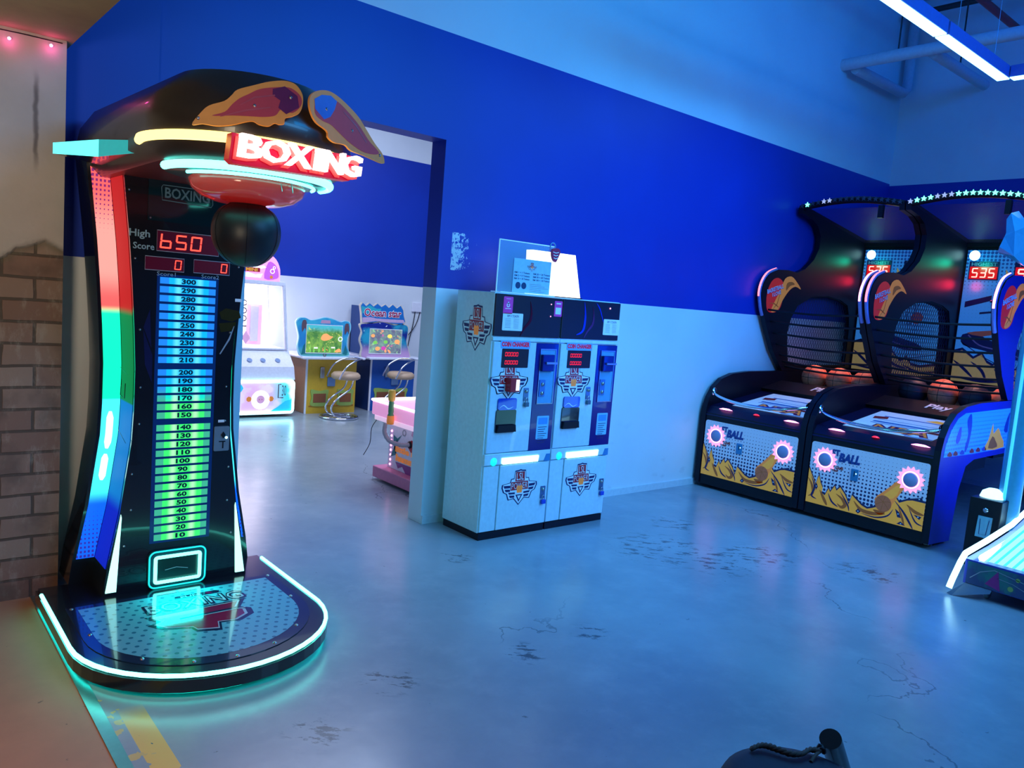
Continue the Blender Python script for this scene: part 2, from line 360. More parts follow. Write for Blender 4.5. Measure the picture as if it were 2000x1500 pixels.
class MB:
    def __init__(s): s.v = []; s.f = []; s.mi = []; s.ms = []; s.sm = []
    def m(s, m):
        if m not in s.ms: s.ms.append(m)
        return s.ms.index(m)
    def add(s, vs, fs, m, smo=False):
        b = len(s.v); s.v += [V(q) for q in vs]; i = s.m(m)
        for f in fs: s.f.append([b + q for q in f]); s.mi.append(i); s.sm.append(smo)
        return s
    def box(s, a, b, m, bev=0.0):
        x0, y0, z0 = (min(a[i], b[i]) for i in range(3)); x1, y1, z1 = (max(a[i], b[i]) for i in range(3))
        if bev <= 0:
            vs = [(x, y, z) for x in (x0, x1) for y in (y0, y1) for z in (z0, z1)]
            return s.add(vs, [(0, 1, 3, 2), (4, 6, 7, 5), (0, 4, 5, 1), (2, 3, 7, 6), (0, 2, 6, 4), (1, 5, 7, 3)], m)
        bm = bmesh.new(); bmesh.ops.create_cube(bm, size=1)
        for v in bm.verts: v.co = V(((x0 + x1) / 2 + v.co.x * (x1 - x0), (y0 + y1) / 2 + v.co.y * (y1 - y0), (z0 + z1) / 2 + v.co.z * (z1 - z0)))
        bmesh.ops.bevel(bm, geom=bm.edges[:], offset=bev, segments=3, profile=.5, affect='EDGES')
        bm.verts.index_update(); s.add([v.co.copy() for v in bm.verts], [[v.index for v in f.verts] for f in bm.faces], m); bm.free(); return s
    def poly(s, pl, pts, m, d=0.0): return s.add([pl.p(x, y, d) for x, y in pts], [tuple(range(len(pts)))], m)
    def rect(s, pl, x0, y0, x1, y1, m, d=0.0): return s.poly(pl, [(x0, y0), (x1, y0), (x1, y1), (x0, y1)], m, d)
    def rrect_pts(s, x0, y0, x1, y1, r, n=5):
        o = []
        for cx, cy, a in ((x1 - r, y1 - r, 0), (x0 + r, y1 - r, 90), (x0 + r, y0 + r, 180), (x1 - r, y0 + r, 270)):
            for i in range(n + 1):
                t = math.radians(a + 90 * i / n); o.append((cx + r * math.cos(t), cy + r * math.sin(t)))
        return o
    def slab(s, pl, pts, m, d0, d1, holes=(), side=None):
        """extruded 2D outline, optional holes"""
        if holes:
            c = bpy.data.curves.new('c', 'CURVE'); c.dimensions = '2D'; c.fill_mode = 'BOTH'; c.extrude = abs(d1 - d0) / 2
            for q in (pts, *holes):
                sp = c.splines.new('POLY'); sp.points.add(len(q) - 1); sp.use_cyclic_u = True
                for i, (x, y) in enumerate(q): sp.points[i].co = (x, y, 0, 1)
            o = bpy.data.objects.new('c', c); COL.objects.link(o); bpy.context.view_layer.update()
            me = bpy.data.meshes.new_from_object(o)
            s.add([pl.p(v.co.x, v.co.y, (d0 + d1) / 2 + v.co.z) for v in me.vertices], [tuple(p.vertices) for p in me.polygons], m)
            bpy.data.objects.remove(o); bpy.data.curves.remove(c); bpy.data.meshes.remove(me); return s
        n = len(pts); a = [pl.p(x, y, d0) for x, y in pts]; b = [pl.p(x, y, d1) for x, y in pts]
        s.add(a + b, [tuple(range(n, 2 * n)), tuple(reversed(range(n)))], m)
        return s.add(a + b, [(i, (i + 1) % n, n + (i + 1) % n, n + i) for i in range(n)], side or m)
    def disc(s, pl, x, y, r, m, d=0.0, n=28, ry=None, a0=0): return s.poly(pl, [(x + r * math.cos(a0 + 2 * math.pi * i / n), y + (ry or r) * math.sin(a0 + 2 * math.pi * i / n)) for i in range(n)], m, d)
    def ring(s, pl, x, y, r0, r1, m, d=0.0, n=32, jag=0.0):
        vs = []
        for i in range(n):
            a = 2 * math.pi * i / n; k = r1 * (1 + (jag if i % 2 else -jag))
            vs += [pl.p(x + r0 * math.cos(a), y + r0 * math.sin(a), d), pl.p(x + k * math.cos(a), y + k * math.sin(a), d)]
        return s.add(vs, [(2 * i, 2 * i + 1, (2 * i + 3) % (2 * n), (2 * i + 2) % (2 * n)) for i in range(n)], m)
    def ribbon(s, pl, pts, wd, m, d=0.0, closed=False, taper=False):
        n = len(pts); vs = []
        for i in range(n):
            a = V(pts[(i - 1) % n] if closed or i else pts[0]); b = V(pts[(i + 1) % n] if closed or i < n - 1 else pts[-1])
            t = (b - a); t = t.normalized() if t.length else V((1, 0)); nn = V((-t.y, t.x)); ww = wd / 2 * (max(.12, math.sin(math.pi * (i + .3) / n)) if taper else 1)
            p = V(pts[i]); q = p + nn * ww; r = p - nn * ww
            vs += [pl.p(q.x, q.y, d), pl.p(r.x, r.y, d)]
        return s.add(vs, [(2 * i, 2 * i + 1, (2 * i + 3) % (2 * n), (2 * i + 2) % (2 * n)) for i in range(n if closed else n - 1)], m)
    def text(s, pl, t, x0, y0, x1, y1, m, d=0.002, bold=.0, thick=0.0, shear=0.0, kern=1.0):
        """text stretched into the box x0..x1, y0..y1"""
        vs, fs, _ = text_geo(t, bold, kern)
        P = lambda dd: [pl.p(x0 + a * (x1 - x0) + shear * b * (y1 - y0), y0 + b * (y1 - y0), dd) for a, b in vs]
        s.add(P(d), fs, m)
        if thick:
            ed = {}
            for f in fs:
                for i in range(len(f)):
                    e = (f[i], f[(i + 1) % len(f)]); k = tuple(sorted(e)); ed.setdefault(k, []).append(e)
            bd = [q[0] for q in ed.values() if len(q) == 1]; n = len(vs)
            s.add(P(d) + P(d - thick), [(a, b, b + n, a + n) for a, b in bd], m)
        return s
    def seg(s, pl, chars, x0, y0, x1, y1, m, d=.003, gap=.25, slant=.08, w=.16):
        SEG = {'0': 'abcdef', '1': 'bc', '2': 'abged', '3': 'abgcd', '5': 'afgcd', '6': 'fgcde', 'B': 'fgcde', '8': 'abcdefg', 'F': 'aefg', '-': 'g', ' ': '', '4': 'fgbc', '7': 'abc', '9': 'abcdfg'}
        n = len(chars); cw = (x1 - x0) / (n + (n - 1) * gap); h = y1 - y0; t = cw * w
        for i, c in enumerate(chars):
            X = x0 + i * cw * (1 + gap); g = t * .25
            R = {'a': (g + t * .3, h - t, cw - g - t * .3, h), 'd': (g + t * .3, 0, cw - g - t * .3, t), 'g': (g + t * .3, h / 2 - t / 2, cw - g - t * .3, h / 2 + t / 2),
                 'f': (0, h / 2 + g, t, h - g), 'b': (cw - t, h / 2 + g, cw, h - g), 'e': (0, g, t, h / 2 - g), 'c': (cw - t, g, cw, h / 2 - g)}
            for k in SEG.get(c, ''):
                a, b, e, f = R[k]; s.poly(pl, [(X + qx + slant * qy, y0 + qy) for qx, qy in ((a, b), (e, b), (e, f), (a, f))], m, d)
        return s
    def tube(s, pts, r, m, n=10, closed=False, cap=True, rr=None):
        pts = [V(p) for p in pts]; N = len(pts); vs = []; prev = None
        for i in range(N):
            a = pts[(i - 1) % N] if closed or i else pts[0]; b = pts[(i + 1) % N] if closed or i < N - 1 else pts[-1]
            t = (b - a).normalized()
            if prev is None:
                h = V((0, 0, 1)) if abs(t.z) < .9 else V((1, 0, 0)); u = t.cross(h).normalized()
            else:
                u = (prev - t * prev.dot(t)).normalized()
            prev = u; v = t.cross(u); R = rr[i] if rr else r
            vs += [pts[i] + (u * math.cos(2 * math.pi * k / n) + v * math.sin(2 * math.pi * k / n)) * R for k in range(n)]
        fs = []
        for i in range(N if closed else N - 1):
            for k in range(n):
                a = i * n + k; b = i * n + (k + 1) % n; c = ((i + 1) % N) * n + (k + 1) % n; e = ((i + 1) % N) * n + k; fs.append((a, b, c, e))
        if not closed and cap: s.add(vs, [tuple(range(n)), tuple(reversed(range((N - 1) * n, N * n)))], m, False)
        return s.add(vs, fs, m, True)
    def lathe(s, c, prof, m, n=32, sx=1.0, sy=1.0, a0=0.0, a1=360.0, axis='z', mats=None):
        c = V(c); full = abs(a1 - a0) >= 359.9; K = n if full else n + 1; L = len(prof); vs = []
        for k in range(K):
            a = math.radians(a0 + (a1 - a0) * k / n)
            for r, z in prof:
                p = V((r * math.cos(a) * sx, r * math.sin(a) * sy, z))
                if axis == 'x': p = V((p.z, p.x, p.y))
                if axis == 'y': p = V((p.x, p.z, p.y))
                vs.append(c + p)
        for k in range(n):
            for j in range(L - 1):
                a = k * L + j; b = ((k + 1) % K) * L + j
                s.add([vs[a], vs[b], vs[b + 1], vs[a + 1]], [(0, 1, 2, 3)], mats[j] if mats else m, True)
        return s
    def build(s, name, parent=None, weld=True, **props):
        me = bpy.data.meshes.new(name); o = bpy.data.objects.new(name, me); COL.objects.link(o)
        org = ORG[parent.name] if parent else V((0, 0, 0)); ORG[o.name] = org
        vs, fs, mi, sm = [], [], [], []; key = {}
        for f, a, b in zip(s.f, s.mi, s.sm):
            q = []
            for i in f:
                p = s.v[i] - org; k = (round(p.x, 5), round(p.y, 5), round(p.z, 5), b)
                if k not in key: key[k] = len(vs); vs.append(p)
                q.append(key[k])
            q2 = [x for j, x in enumerate(q) if x != q[j - 1]]
            if len(set(q2)) >= 3 and len(set(q2)) == len(q2): fs.append(q2); mi.append(a); sm.append(b)
        me.from_pydata(vs, [], fs)
        for m_ in s.ms: me.materials.append(m_)
        me.polygons.foreach_set('material_index', mi); me.polygons.foreach_set('use_smooth', sm); me.update()
        if parent: o.parent = parent
        for k, v in props.items(): o[k] = v
        return o
def top_tag(o, label, cat, group=None):
    o['label'] = label; o['category'] = cat
    if group: o['group'] = group
    return o
def recenter(o, base):
    """move a single mesh thing's origin to its base"""
    b = V(base); o.data.transform(Matrix.Translation(-b)); o.location = b; ORG[o.name] = b; return o
def copy_tree(o, parent=None, shift=(0, 0, 0)):
    c = o.copy(); COL.objects.link(c); c.parent = parent; ORG[c.name] = ORG[o.name] + V(shift)
    if not parent: c.location = o.location + V(shift)
    for ch in list(o.children): copy_tree(ch, c, shift)
    return c
def struct(mb, name): o = mb.build(name); o['kind'] = 'structure'; return o

# ------------------------------------------------------------------ setting
WP = wall_paint('main_wall_paint', 1.54, 3.09, chip=True); WP2 = wall_paint('back_room_paint', 1.575, 3.21); WP3 = wall_paint('right_wall_paint', 1.54, 3.07)
WY, WT, RX, CZ = 4.131, 0.153, 8.74, 5.0
b = MB(); b.slab(top(0), [(.64, -6), (RX + .2, -6), (RX + .2, 9.2), (-.15, 9.2), (-.15, 4.131), (.64, 4.131)], floor_mat(), -.1, 0); struct(b, 'floor')
b = MB(); b.box((-3.5, -6, -.1), (.60, 4.13, .0), corridor_mat()); b.build('floor_corridor')['kind'] = 'structure'
b = MB(); b.box((.60, -6, -.1), (.64, 3.93, .004), mat('trim_metal', (.30, .42, .45), .3, .8)); struct(b, 'trim_1')
b = MB()
wall = [(-3.5, 0), (1.60, 0), (1.60, 2.455), (2.829, 2.455), (2.829, 0), (RX, 0), (RX, CZ), (-3.5, CZ)]
b.slab(front(WY), wall, WP, -WT, 0); struct(b, 'wall_back')
b = MB(); b.box((.70, WY - .028, 0), (1.13, WY, CZ), WP); struct(b, 'trim_2')
b = MB(); b.box((RX, -6, 0), (RX + .15, 9.2, CZ), WP3); struct(b, 'wall_right')
b = MB(); b.box((0, 9.0, 0), (RX, 9.15, CZ), WP2); struct(b, 'wall_far')
b = MB(); b.box((-.15, 4.284, 0), (0, 9.15, CZ), WP2); struct(b, 'wall_left')
g = NG('ceiling_blue'); g.set('Base Color', g.mix(g.ramp(g.noise(2), .3, .7), (.55, .6, .68), (.48, .54, .62))); g.set('Roughness', .8)
b = MB(); b.box((-3.5, -6, CZ), (RX + .2, 9.2, CZ + .1), g.m); struct(b, 'ceiling')
b = MB(); b.box((-3.5, 3.93, 0), (.709, WY - .001, 2.445), brick_mat()); struct(b, 'wall_column')
g = NG('soffit_plaster'); n = g.noise(3, 6, None, .65)
g.set('Base Color', g.mix(g.ramp(n, .3, .7), (.42, .34, .20), (.34, .27, .17))); g.set('Roughness', .85); g.bump(n, .2, .02)
b = MB(); b.box((-3.5, -6, 2.445), (.735, WY - .001, CZ), g.m); struct(b, 'ceiling_soffit')
bbm = mat('skirting_paint', (.62, .68, .74), .45)
b = MB(); b.box((2.83, WY - .016, 0), (RX, WY, .055), bbm); struct(b, 'baseboard_back')
b = MB(); b.box((RX - .016, -6, 0), (RX, WY - .016, .055), bbm); struct(b, 'baseboard_right')

# pipework near the corner ceiling
pm = mat('painted_pipe', (.55, .62, .70), .4)
p = empty('ceiling_pipe', (7.45, 4.0, 4.0), 'pale painted pipe with branches hung high in the corner of the two walls', 'pipe')
b = MB(); b.tube([(7.45, WY, 4.04), (7.45, -1.0, 4.04)], .055, pm, 14); b.build('main_run', p)
b = MB(); b.tube([(7.5, 4.02, 4.0), (8.55, 4.02, 4.0), (8.62, 4.02, 4.05), (8.62, 4.02, CZ)], .05, pm, 12); b.build('branch', p)
b = MB(); b.tube([(7.5, 3.3, 4.02), (8.74, 3.3, 4.02)], .05, pm, 12); b.build('branch', p)
for x, y in ((7.45, 3.6), (7.45, 2.2), (8.1, 3.3)):
    b = MB(); b.tube([(x, y, 4.06), (x, y, CZ)], .008, DARK, 6); b.build('hanger_rod', p)
b = MB(); b.tube([(6.2, 3.05, 4.50), (8.74, 3.05, 4.50)], .035, mat('red_sprinkler_paint', (.42, .02, .03), .4), 12)
o = b.build('sprinkler_pipe'); recenter(o, (7.4, 3.05, 4.5)); top_tag(o, 'dark red sprinkler pipe under the ceiling at the top right corner', 'pipe')
b = MB(); b.tube([(8.4, 4.0, 4.75), (8.4, 1.0, 4.75)], .03, DARK, 8); b.tube([(7.9, 3.2, 4.62), (7.9, 0.6, 4.62)], .02, DARK, 8); b.tube([(7.9, 2.6, 4.62), (8.4, 2.6, 4.75)], .012, DARK, 6)
o = b.build('cable_conduit'); recenter(o, (8.2, 2.5, 4.7)); top_tag(o, 'thin dark conduit run under the ceiling behind the zigzag lamp', 'conduit')

# linear pendant lamp
lz = 3.6
LP = [((3.98, 2.55), (5.895, 2.565)), ((5.925, 2.565), (7.19, 2.58)), ((7.20, 2.52), (7.17, 1.26))]
lb = ['long ceiling light bar nearest the camera, its white diffuser leaving the top edge', 'second ceiling light bar with its blue-lit housing, beyond the first', 'short visible end of the ceiling light bar that turns toward the right edge']
for i, (a, c) in enumerate(LP):
    d = (V(c) - V(a)); L = d.length; d.normalize(); nn = V((-d.y, d.x))
    t = empty('linear_light', (a[0], a[1], lz), lb[i], 'ceiling light', 'zigzag ceiling light bars')
    def bx(hw, z0, z1, m, bb):
        vs = [(*(V(q) + nn * k * hw), z) for q in (a, c) for k in (-1, 1) for z in (z0, z1)]
        bb.add(vs, [(0, 1, 3, 2), (4, 6, 7, 5), (0, 4, 5, 1), (2, 3, 7, 6), (0, 2, 6, 4), (1, 5, 7, 3)], m)
    bb = MB(); bx(.05, lz, lz + .09, mat('lamp_housing_blue', (.10, .16, .5), .4), bb); bb.build('housing', t)
    bb = MB(); bx(.044, lz - .008, lz, LAMP, bb); bb.build('diffuser', t)
    for k in (.2, .8):
        bb = MB(); q = V(a) + d * L * k; bb.tube([(q.x, q.y, lz + .09), (q.x, q.y, CZ)], .002, STEEL, 5); bb.build('suspension_cable', t)

# ------------------------------------------------------------------ boxing machine
BX = empty('boxing_machine', (1.13, 3.5, 0), 'tall black boxing machine with glowing score column, red BOXING sign and lit round-front platform', 'arcade machine')
CX, PZ, FY = 1.13, .085, 3.57
FP = front(FY)
PO = [(.6, 3.80), (.6, 3.12)] + [(1.1 - .5 * math.cos(math.radians(a)), 3.12 - .47 * math.sin(math.radians(a))) for a in range(8, 180, 8)] + [(1.6, 3.12), (1.6, 3.80)]
def inset(pts, c, d):
    o = []
    for x, y in pts:
        v = V((x - c[0], y - c[1])); l = v.length; o.append((c[0] + v.x * (1 - d / l), c[1] + v.y * (1 - d / l)))
    return o
b = MB(); b.slab(top(0), PO, BLACK, .026, PZ - .012)
b.slab(top(0), inset(PO, (1.1, 3.3), .012), BLACK, PZ - .012, PZ); b.slab(top(0), inset(PO, (1.1, 3.3), .05), DARK, 0, .03)
plat = b.build('platform', BX)
led = [(x, y) for x, y in inset(PO, (1.1, 3.3), .007)]
led[0] = (.607, 3.70); led[-1] = (1.593, 3.74)
b = MB(); b.tube([(x, y, PZ + .002) for x, y in led], .008, mat('cyan_edge_tube', (.2, .5, .5), .4, emit=(.12, 1.0, .82), es=7), 8); b.build('led_edge', plat)
b = MB(); b.tube([(x, y, .021) for x, y in inset(PO, (1.1, 3.3), .018)], .0045, mat('underglow', (.1, .4, .4), .4, emit=(.0, 1.0, .80), es=3.0), 8); b.build('underglow_strip', plat)
# printed deck under clear plastic
g = NG('deck_print')
def cell(a, q): return g.math('SUBTRACT', g.math('FRACT', g.math('DIVIDE', a, q)), .5)
ya = g.math('DIVIDE', g.y, .0425); row = g.math('MULTIPLY', g.math('FLOOR', ya), .5)
u = g.math('SUBTRACT', g.math('FRACT', g.math('ADD', g.math('DIVIDE', g.x, .0425), row)), .5); v = g.math('SUBTRACT', g.math('FRACT', ya), .5)
dd = g.math('SQRT', g.math('ADD', g.math('MULTIPLY', u, u), g.math('MULTIPLY', v, v)))
c = g.mix(g.math('LESS_THAN', dd, .20), (.14, .46, .54), (.03, .18, .26)); g.set('Base Color', c); g.set('Roughness', .14); g.set('Coat Weight', .6)  # cyan LED light on the deck is put into these print colours
deckp = [(.66, 3.50), (.66, 3.16)] + [(1.1 - .44 * math.cos(math.radians(a)), 3.16 - .42 * math.sin(math.radians(a))) for a in range(8, 180, 8)] + [(1.54, 3.16), (1.54, 3.50)]
b = MB(); b.slab(top(PZ), deckp, mat('deck_border', (.012, .02, .05), .12, coat=.6), 0, .003)
din = [(.70, 3.465), (.70, 3.17)] + [(1.1 - .40 * math.cos(math.radians(a)), 3.17 - .375 * math.sin(math.radians(a))) for a in range(8, 180, 8)] + [(1.50, 3.17), (1.50, 3.465)]
b.poly(top(PZ), din, g.m, .0035)
# glove emblem printed on the deck
tp = top(PZ)
EMB = mat('deck_dark_ink', (.01, .02, .06), .12, coat=.6); EMR = mat('deck_red_ink', (.28, .01, .05), .12, coat=.6); EMW = mat('deck_white_ink', (.45, .52, .58), .12, coat=.6)
def heart(k, cx=1.10, cy=3.17):
    q = [(-.20, .085), (.225, .10), (.175, .02), (.21, -.01), (.20, -.07), (.13, -.115), (.05, -.10), (.03, -.17), (-.06, -.14), (-.07, -.10), (-.17, -.06), (-.21, .0), (-.17, .02)]
    return [(cx + x * k, cy + y * k) for x, y in q]
b.poly(tp, heart(1.0), EMB, .0040); b.poly(tp, heart(.88), EMW, .0043); b.poly(tp, heart(.82), EMR, .0046)
b.ribbon(tp, [(1.02, 3.175), (1.14, 3.18), (1.27, 3.185)], .022, EMB, .005); b.ribbon(tp, [(1.02, 3.168), (1.14, 3.173), (1.29, 3.172)], .006, EMW, .0053)
b.text(tp, 'BOXING', .92, 3.275, 1.34, 3.375, EMB, .0052, bold=.05); b.text(tp, 'BOXING', .93, 3.285, 1.33, 3.365, EMW, .0056, bold=-.005)
b.slab(tp, [(1.06, 3.385), (1.25, 3.385), (1.26, 3.41), (1.24, 3.42), (1.07, 3.42)], EMB, .0040, .0044); b.text(tp, 'FUN', 1.09, 3.392, 1.17, 3.412, EMW, .005, bold=.02)
b.disc(tp, 1.21, 3.402, .014, EMR, .005)
b.build('deck', BX)
for x, y in [(.68, 3.485), (1.52, 3.485), (.69, 3.2), (1.51, 3.2), (.80, 2.90), (1.40, 2.90), (1.1, 2.755), (1.1, 3.485), (.95, 2.79), (1.26, 2.79)]:
    b = MB(); b.lathe((x, y, PZ + .003), [(.0001, .004), (.006, .003), (.008, 0)], STEEL, 10); b.build('deck_screw', BX)
# waisted tower
PROF = [(.085, .315), (.20, .300), (.44, .255), (.62, .232), (.76, .214), (.90, .208), (1.08, .207), (1.25, .215), (1.45, .228), (1.62, .242), (1.90, .272), (2.02, .285)]
def loft(mb, y0, y1, dx, m, side=None):
    n = len(PROF); vs = []
    for z, wd in PROF: vs += [(CX - wd - dx, y0, z), (CX + wd + dx, y0, z), (CX + wd + dx, y1, z), (CX - wd - dx, y1, z)]
    for i in range(n - 1):
        a = 4 * i; c = a + 4
        mb.add(vs, [(a, a + 1, c + 1, c)], m); mb.add(vs, [(a + 1, a + 2, c + 2, c + 1), (a + 3, a, c, c + 3)], side or m); mb.add(vs, [(a + 2, a + 3, c + 3, c + 2)], m)
    mb.add(vs, [(3, 2, 1, 0), (4 * n - 4, 4 * n - 3, 4 * n - 2, 4 * n - 1)], m)
b = MB(); loft(b, 3.78, 3.98, .092, BLACK); b.build('rear_tower', BX)
b = MB(); loft(b, FY, 3.78, 0, BLACK, BLACK); tower = b.build('front_tower', BX)
for sx in (-1, 1):
    b = MB(); vs = []
    for z, wd in PROF: vs += [(CX + sx * (wd + .006), 3.775, z), (CX + sx * (wd + .078), 3.775, z), (CX + sx * (wd + .078), 3.78, z), (CX + sx * (wd + .006), 3.78, z)]
    for i in range(1, len(PROF) - 1):
        a = 4 * i; c = a + 4; b.add(vs, [(a, a + 1, c + 1, c) if sx > 0 else (a + 1, a, c, c + 1), (a, c, c + 3, a + 3), (a + 1, a + 2, c + 2, c + 1)], led_strip('led_pillar_outer', 'outer') if 'led_pillar_outer' not in MC else MC['led_pillar_outer'])
    b.build('led_pillar', BX)
    b = MB(); vs = []
    for z, wd in PROF: vs += [(CX + sx * (wd + .002), FY + .02, z), (CX + sx * (wd + .004), 3.774, z)]
    for i in range(1, len(PROF) - 1):
        a = 2 * i; c = a + 2; b.add(vs, [(a, c, c + 1, a + 1)], led_strip('pillar_glow_inner', 'inner') if 'pillar_glow_inner' not in MC else MC['pillar_glow_inner'])  # pillar light on the tower's side wall put in as emission
    if sx < 0:
        sp = Pl((CX - .225, FY, 0), (0, -1, 0), (0, 0, 1), (-1, 0, 0))
    b.build('side_glow_panel', BX)
    for za, zb in ((.555, .672), (.698, .865)):
        b = MB(); pts = []
        for i in range(7):
            z = za + (zb - za) * i / 6; wd = [q0_[1] + (q1_[1] - q0_[1]) * (z - q0_[0]) / (q1_[0] - q0_[0]) for q0_, q1_ in zip(PROF, PROF[1:]) if q0_[0] <= z <= q1_[0]][0]
            pts.append((CX + sx * (wd + .044), 3.772, z))
        b.tube(pts, .014, mat('led_hot_core', (.5, .6, .6), .4, emit=(.55, 1.0, 1.0), es=2.5), 10, rr=[.006 if i in (0, 6) else .014 for i in range(7)]); b.build('led_core', BX)
# lower white wedges beside the score column
for sx in (-1, 1):
    b = MB(); b.slab(FP, [(CX + sx * .305, .10), (CX + sx * .262, .10), (CX + sx * .247, .43), (CX + sx * .250, .445)], mat('white_wedge_lamp', (.6, .8, .75), .4, emit=(.42, 1.0, .82), es=1.7), 0, .006); b.build('wedge_light', BX)
for z in (1.83, 1.55, 1.25, 1.0, .84, .62, .46, .30, .115):
    wd = [p_[1] for p_ in PROF if p_[0] >= z][0]
    for sx in (-1, 1):
        b = MB(); b.lathe((CX + sx * (wd - .022), FY, z), [(.0001, -.004), (.004, -.003), (.005, 0)], STEEL, 8, axis='y'); b.build('screw', tower)
# score column: 30 glowing bars with numerals
NUMI = mat('bar_numeral_ink', (.0, .03, .05), .4)
MET = meter_mat()
zs = []; z = 1.484; ph = (1.484 - .300) / (30 + .9)
for i in range(30):
    zs.append(z); z -= ph
    if i in (9, 15): z -= ph * .45
for i in range(30):
    val = 300 - 10 * i; b = MB(); z1 = zs[i] - ph * .12; z0 = zs[i] - ph * .84
    xl, xr = 1.012 + .006 * i / 30, 1.250 - .004 * i / 30
    b.slab(FP, [(xl, z0), (xr, z0), (xr, z1), (xl, z1)], MET, 0, .002)
    wt = .062 if val >= 100 else .044
    b.text(FP, str(val), 1.132 - wt / 2, z0 + .003, 1.132 + wt / 2, z1 - .002, NUMI, .003, bold=.045)
    b.build('score_bar', tower)
b = MB(); b.slab(FP, [(1.0, .295), (1.262, .295), (1.262, 1.492), (1.0, 1.492)], mat('score_column_back', (.005, .01, .03), .2, emit=(.0, .012, .10), es=1.0), 0, .001); b.build('score_backplate', tower)
# digits
def display(x0, z0, x1, z1, txt, pad, name, hot=REDLED):
    b = MB(); b.slab(FP, [(x0, z0), (x1, z0), (x1, z1), (x0, z1)], MARN, 0, .003)
    b.ribbon(FP, [(x0, z0), (x1, z0), (x1, z1), (x0, z1)], .003, GREY, .0035, closed=True)
    o = b.build(name, tower)
    h = z1 - z0; b = MB(); xx0, xx1 = pad; b.seg(FP, txt, xx0, z0 + h * .14, xx1, z1 - h * .14, hot, .004, gap=.35, w=.15); b.build('digits', o)
display(.994, 1.590, 1.256, 1.677, 'B50', (1.005, 1.178), 'high_score_display')
display(.949, 1.507, 1.109, 1.564, '0', (1.068, 1.096), 'score_display')
display(1.150, 1.509, 1.308, 1.566, '0', (1.267, 1.295), 'score_display')
b = MB(); LG = mat('silver_lettering', (.28, .42, .48), .3)
b.text(FP, 'High', .884, 1.632, .966, 1.672, LG, .002, bold=.02); b.text(FP, 'Score', .900, 1.590, .985, 1.618, LG, .002, bold=.02)
b.build('lettering', tower); b = MB()
b.text(FP, 'Score1', .998, 1.485, 1.075, 1.502, LG, .002); b.build('lettering', tower); b = MB(); b.text(FP, 'Score2', 1.185, 1.487, 1.262, 1.504, LG, .002)
b.build('lettering', tower)
g = NG('tinted_window'); g.set('Base Color', (.004, .02, .03)); g.set('Roughness', .08); g.set('Coat Weight', .5)
b = MB(); b.slab(FP, [(.955, 1.715), (1.300, 1.715), (1.300, 1.905), (.955, 1.905)], g.m, 0, .004)
for x, zz in ((.965, 1.725), (1.29, 1.725), (.965, 1.895), (1.29, 1.895)): b.disc(FP, x, zz, .004, STEEL, .005, 8)
hood = b.build('target_window', tower)
b = MB(); LG2 = mat('dim_outline_print', (.10, .20, .24), .3)
arc = [(1.010 + .205 * t, 1.812 - .018 * t + .010 * math.cos(math.pi * t)) for t in [i / 8 for i in range(9)]]
b.ribbon(FP, [(1.010, 1.805), (1.215, 1.800), (1.222, 1.812), (1.218, 1.870), (1.012, 1.868), (1.006, 1.858)], .0035, LG2, .005, closed=True)
b.text(FP, 'BOXING', 1.020, 1.815, 1.208, 1.860, LG2, .005, bold=.02); b.build('window_lettering', hood)
# lit ball-return frame
b = MB(); b.slab(FP, b.rrect_pts(.995, .085, 1.250, .262, .03), mat('teal_frame', (.01, .08, .09), .2), 0, .012, holes=(b.rrect_pts(1.025, .112, 1.222, .232, .008),))
fr = b.build('prize_opening', tower)
b = MB(); q = b.rrect_pts(1.000, .090, 1.245, .257, .028); b.tube([FP.p(x, z_, .012) for x, z_ in q], .004, CYANS, 6, closed=True)
q = b.rrect_pts(1.026, .114, 1.220, .230, .008, 3); b.tube([FP.p(x, z_, .013) for x, z_ in q], .008, CYAN, 8, closed=True); b.build('led_frame', fr)
b = MB(); b.slab(FP, [(1.02, .108), (1.226, .108), (1.226, .236), (1.02, .236)], mat('dark_recess', (.004, .012, .012), .3), 0, .002); b.tube([FP.p(1.07, .165, .004), FP.p(1.12, .172, .004), FP.p(1.17, .160, .004)], .0015, GREY, 5); b.build('flap', fr)
# coin mech and stickers
b = MB(); b.slab(FP, b.rrect_pts(1.266, .700, 1.336, .815, .006), mat('coin_plate', (.34, .38, .42), .3, .6), 0, .008)
b.slab(FP, [(1.297, .775), (1.307, .790), (1.317, .775), (1.307, .760)], BLK2, .008, .014); b.rect(FP, 1.288, .742, 1.318, .747, BLK2, .009); b.rect(FP, 1.304, .712, 1.310, .742, BLK2, .009)
cm = b.build('coin_slot', tower); b = MB(); b.disc(FP, 1.322, .762, .006, ICE, .010, 10); b.build('coin_light', cm)
b = MB(); b.slab(FP, [(1.340, 1.392), (1.372, 1.392), (1.372, 1.406), (1.340, 1.406)], PAPER, 0, .001); b.slab(FP, [(1.284, .833), (1.313, .833), (1.313, .845), (1.284, .845)], PAPER, 0, .001); b.build('sticker', tower)
# faint printed figures on the tower front
b = MB(); DI = mat('dim_blue_print', (.01, .012, .06), .2); DY = mat('dim_yellow_print', (.03, .024, .004), .2)
b.poly(FP, [(.985, 1.17), (.975, 1.34), (.95, 1.26)], DI, .001); b.poly(FP, [(.95, 1.25), (.99, 1.14), (.99, 1.02), (.96, 1.10)], DI, .001)
b.poly(FP, [(1.27, 1.34), (1.30, 1.36), (1.36, 1.35), (1.37, 1.32), (1.33, 1.30), (1.28, 1.31)], DY, .001); b.poly(FP, [(1.27, 1.29), (1.35, 1.30), (1.34, 1.26), (1.28, 1.25)], DY, .001)
b.ribbon(FP, [(1.34, 1.28), (1.32, 1.22), (1.28, 1.15)], .008, GREY, .0012, taper=True); b.build('tower_print', tower)
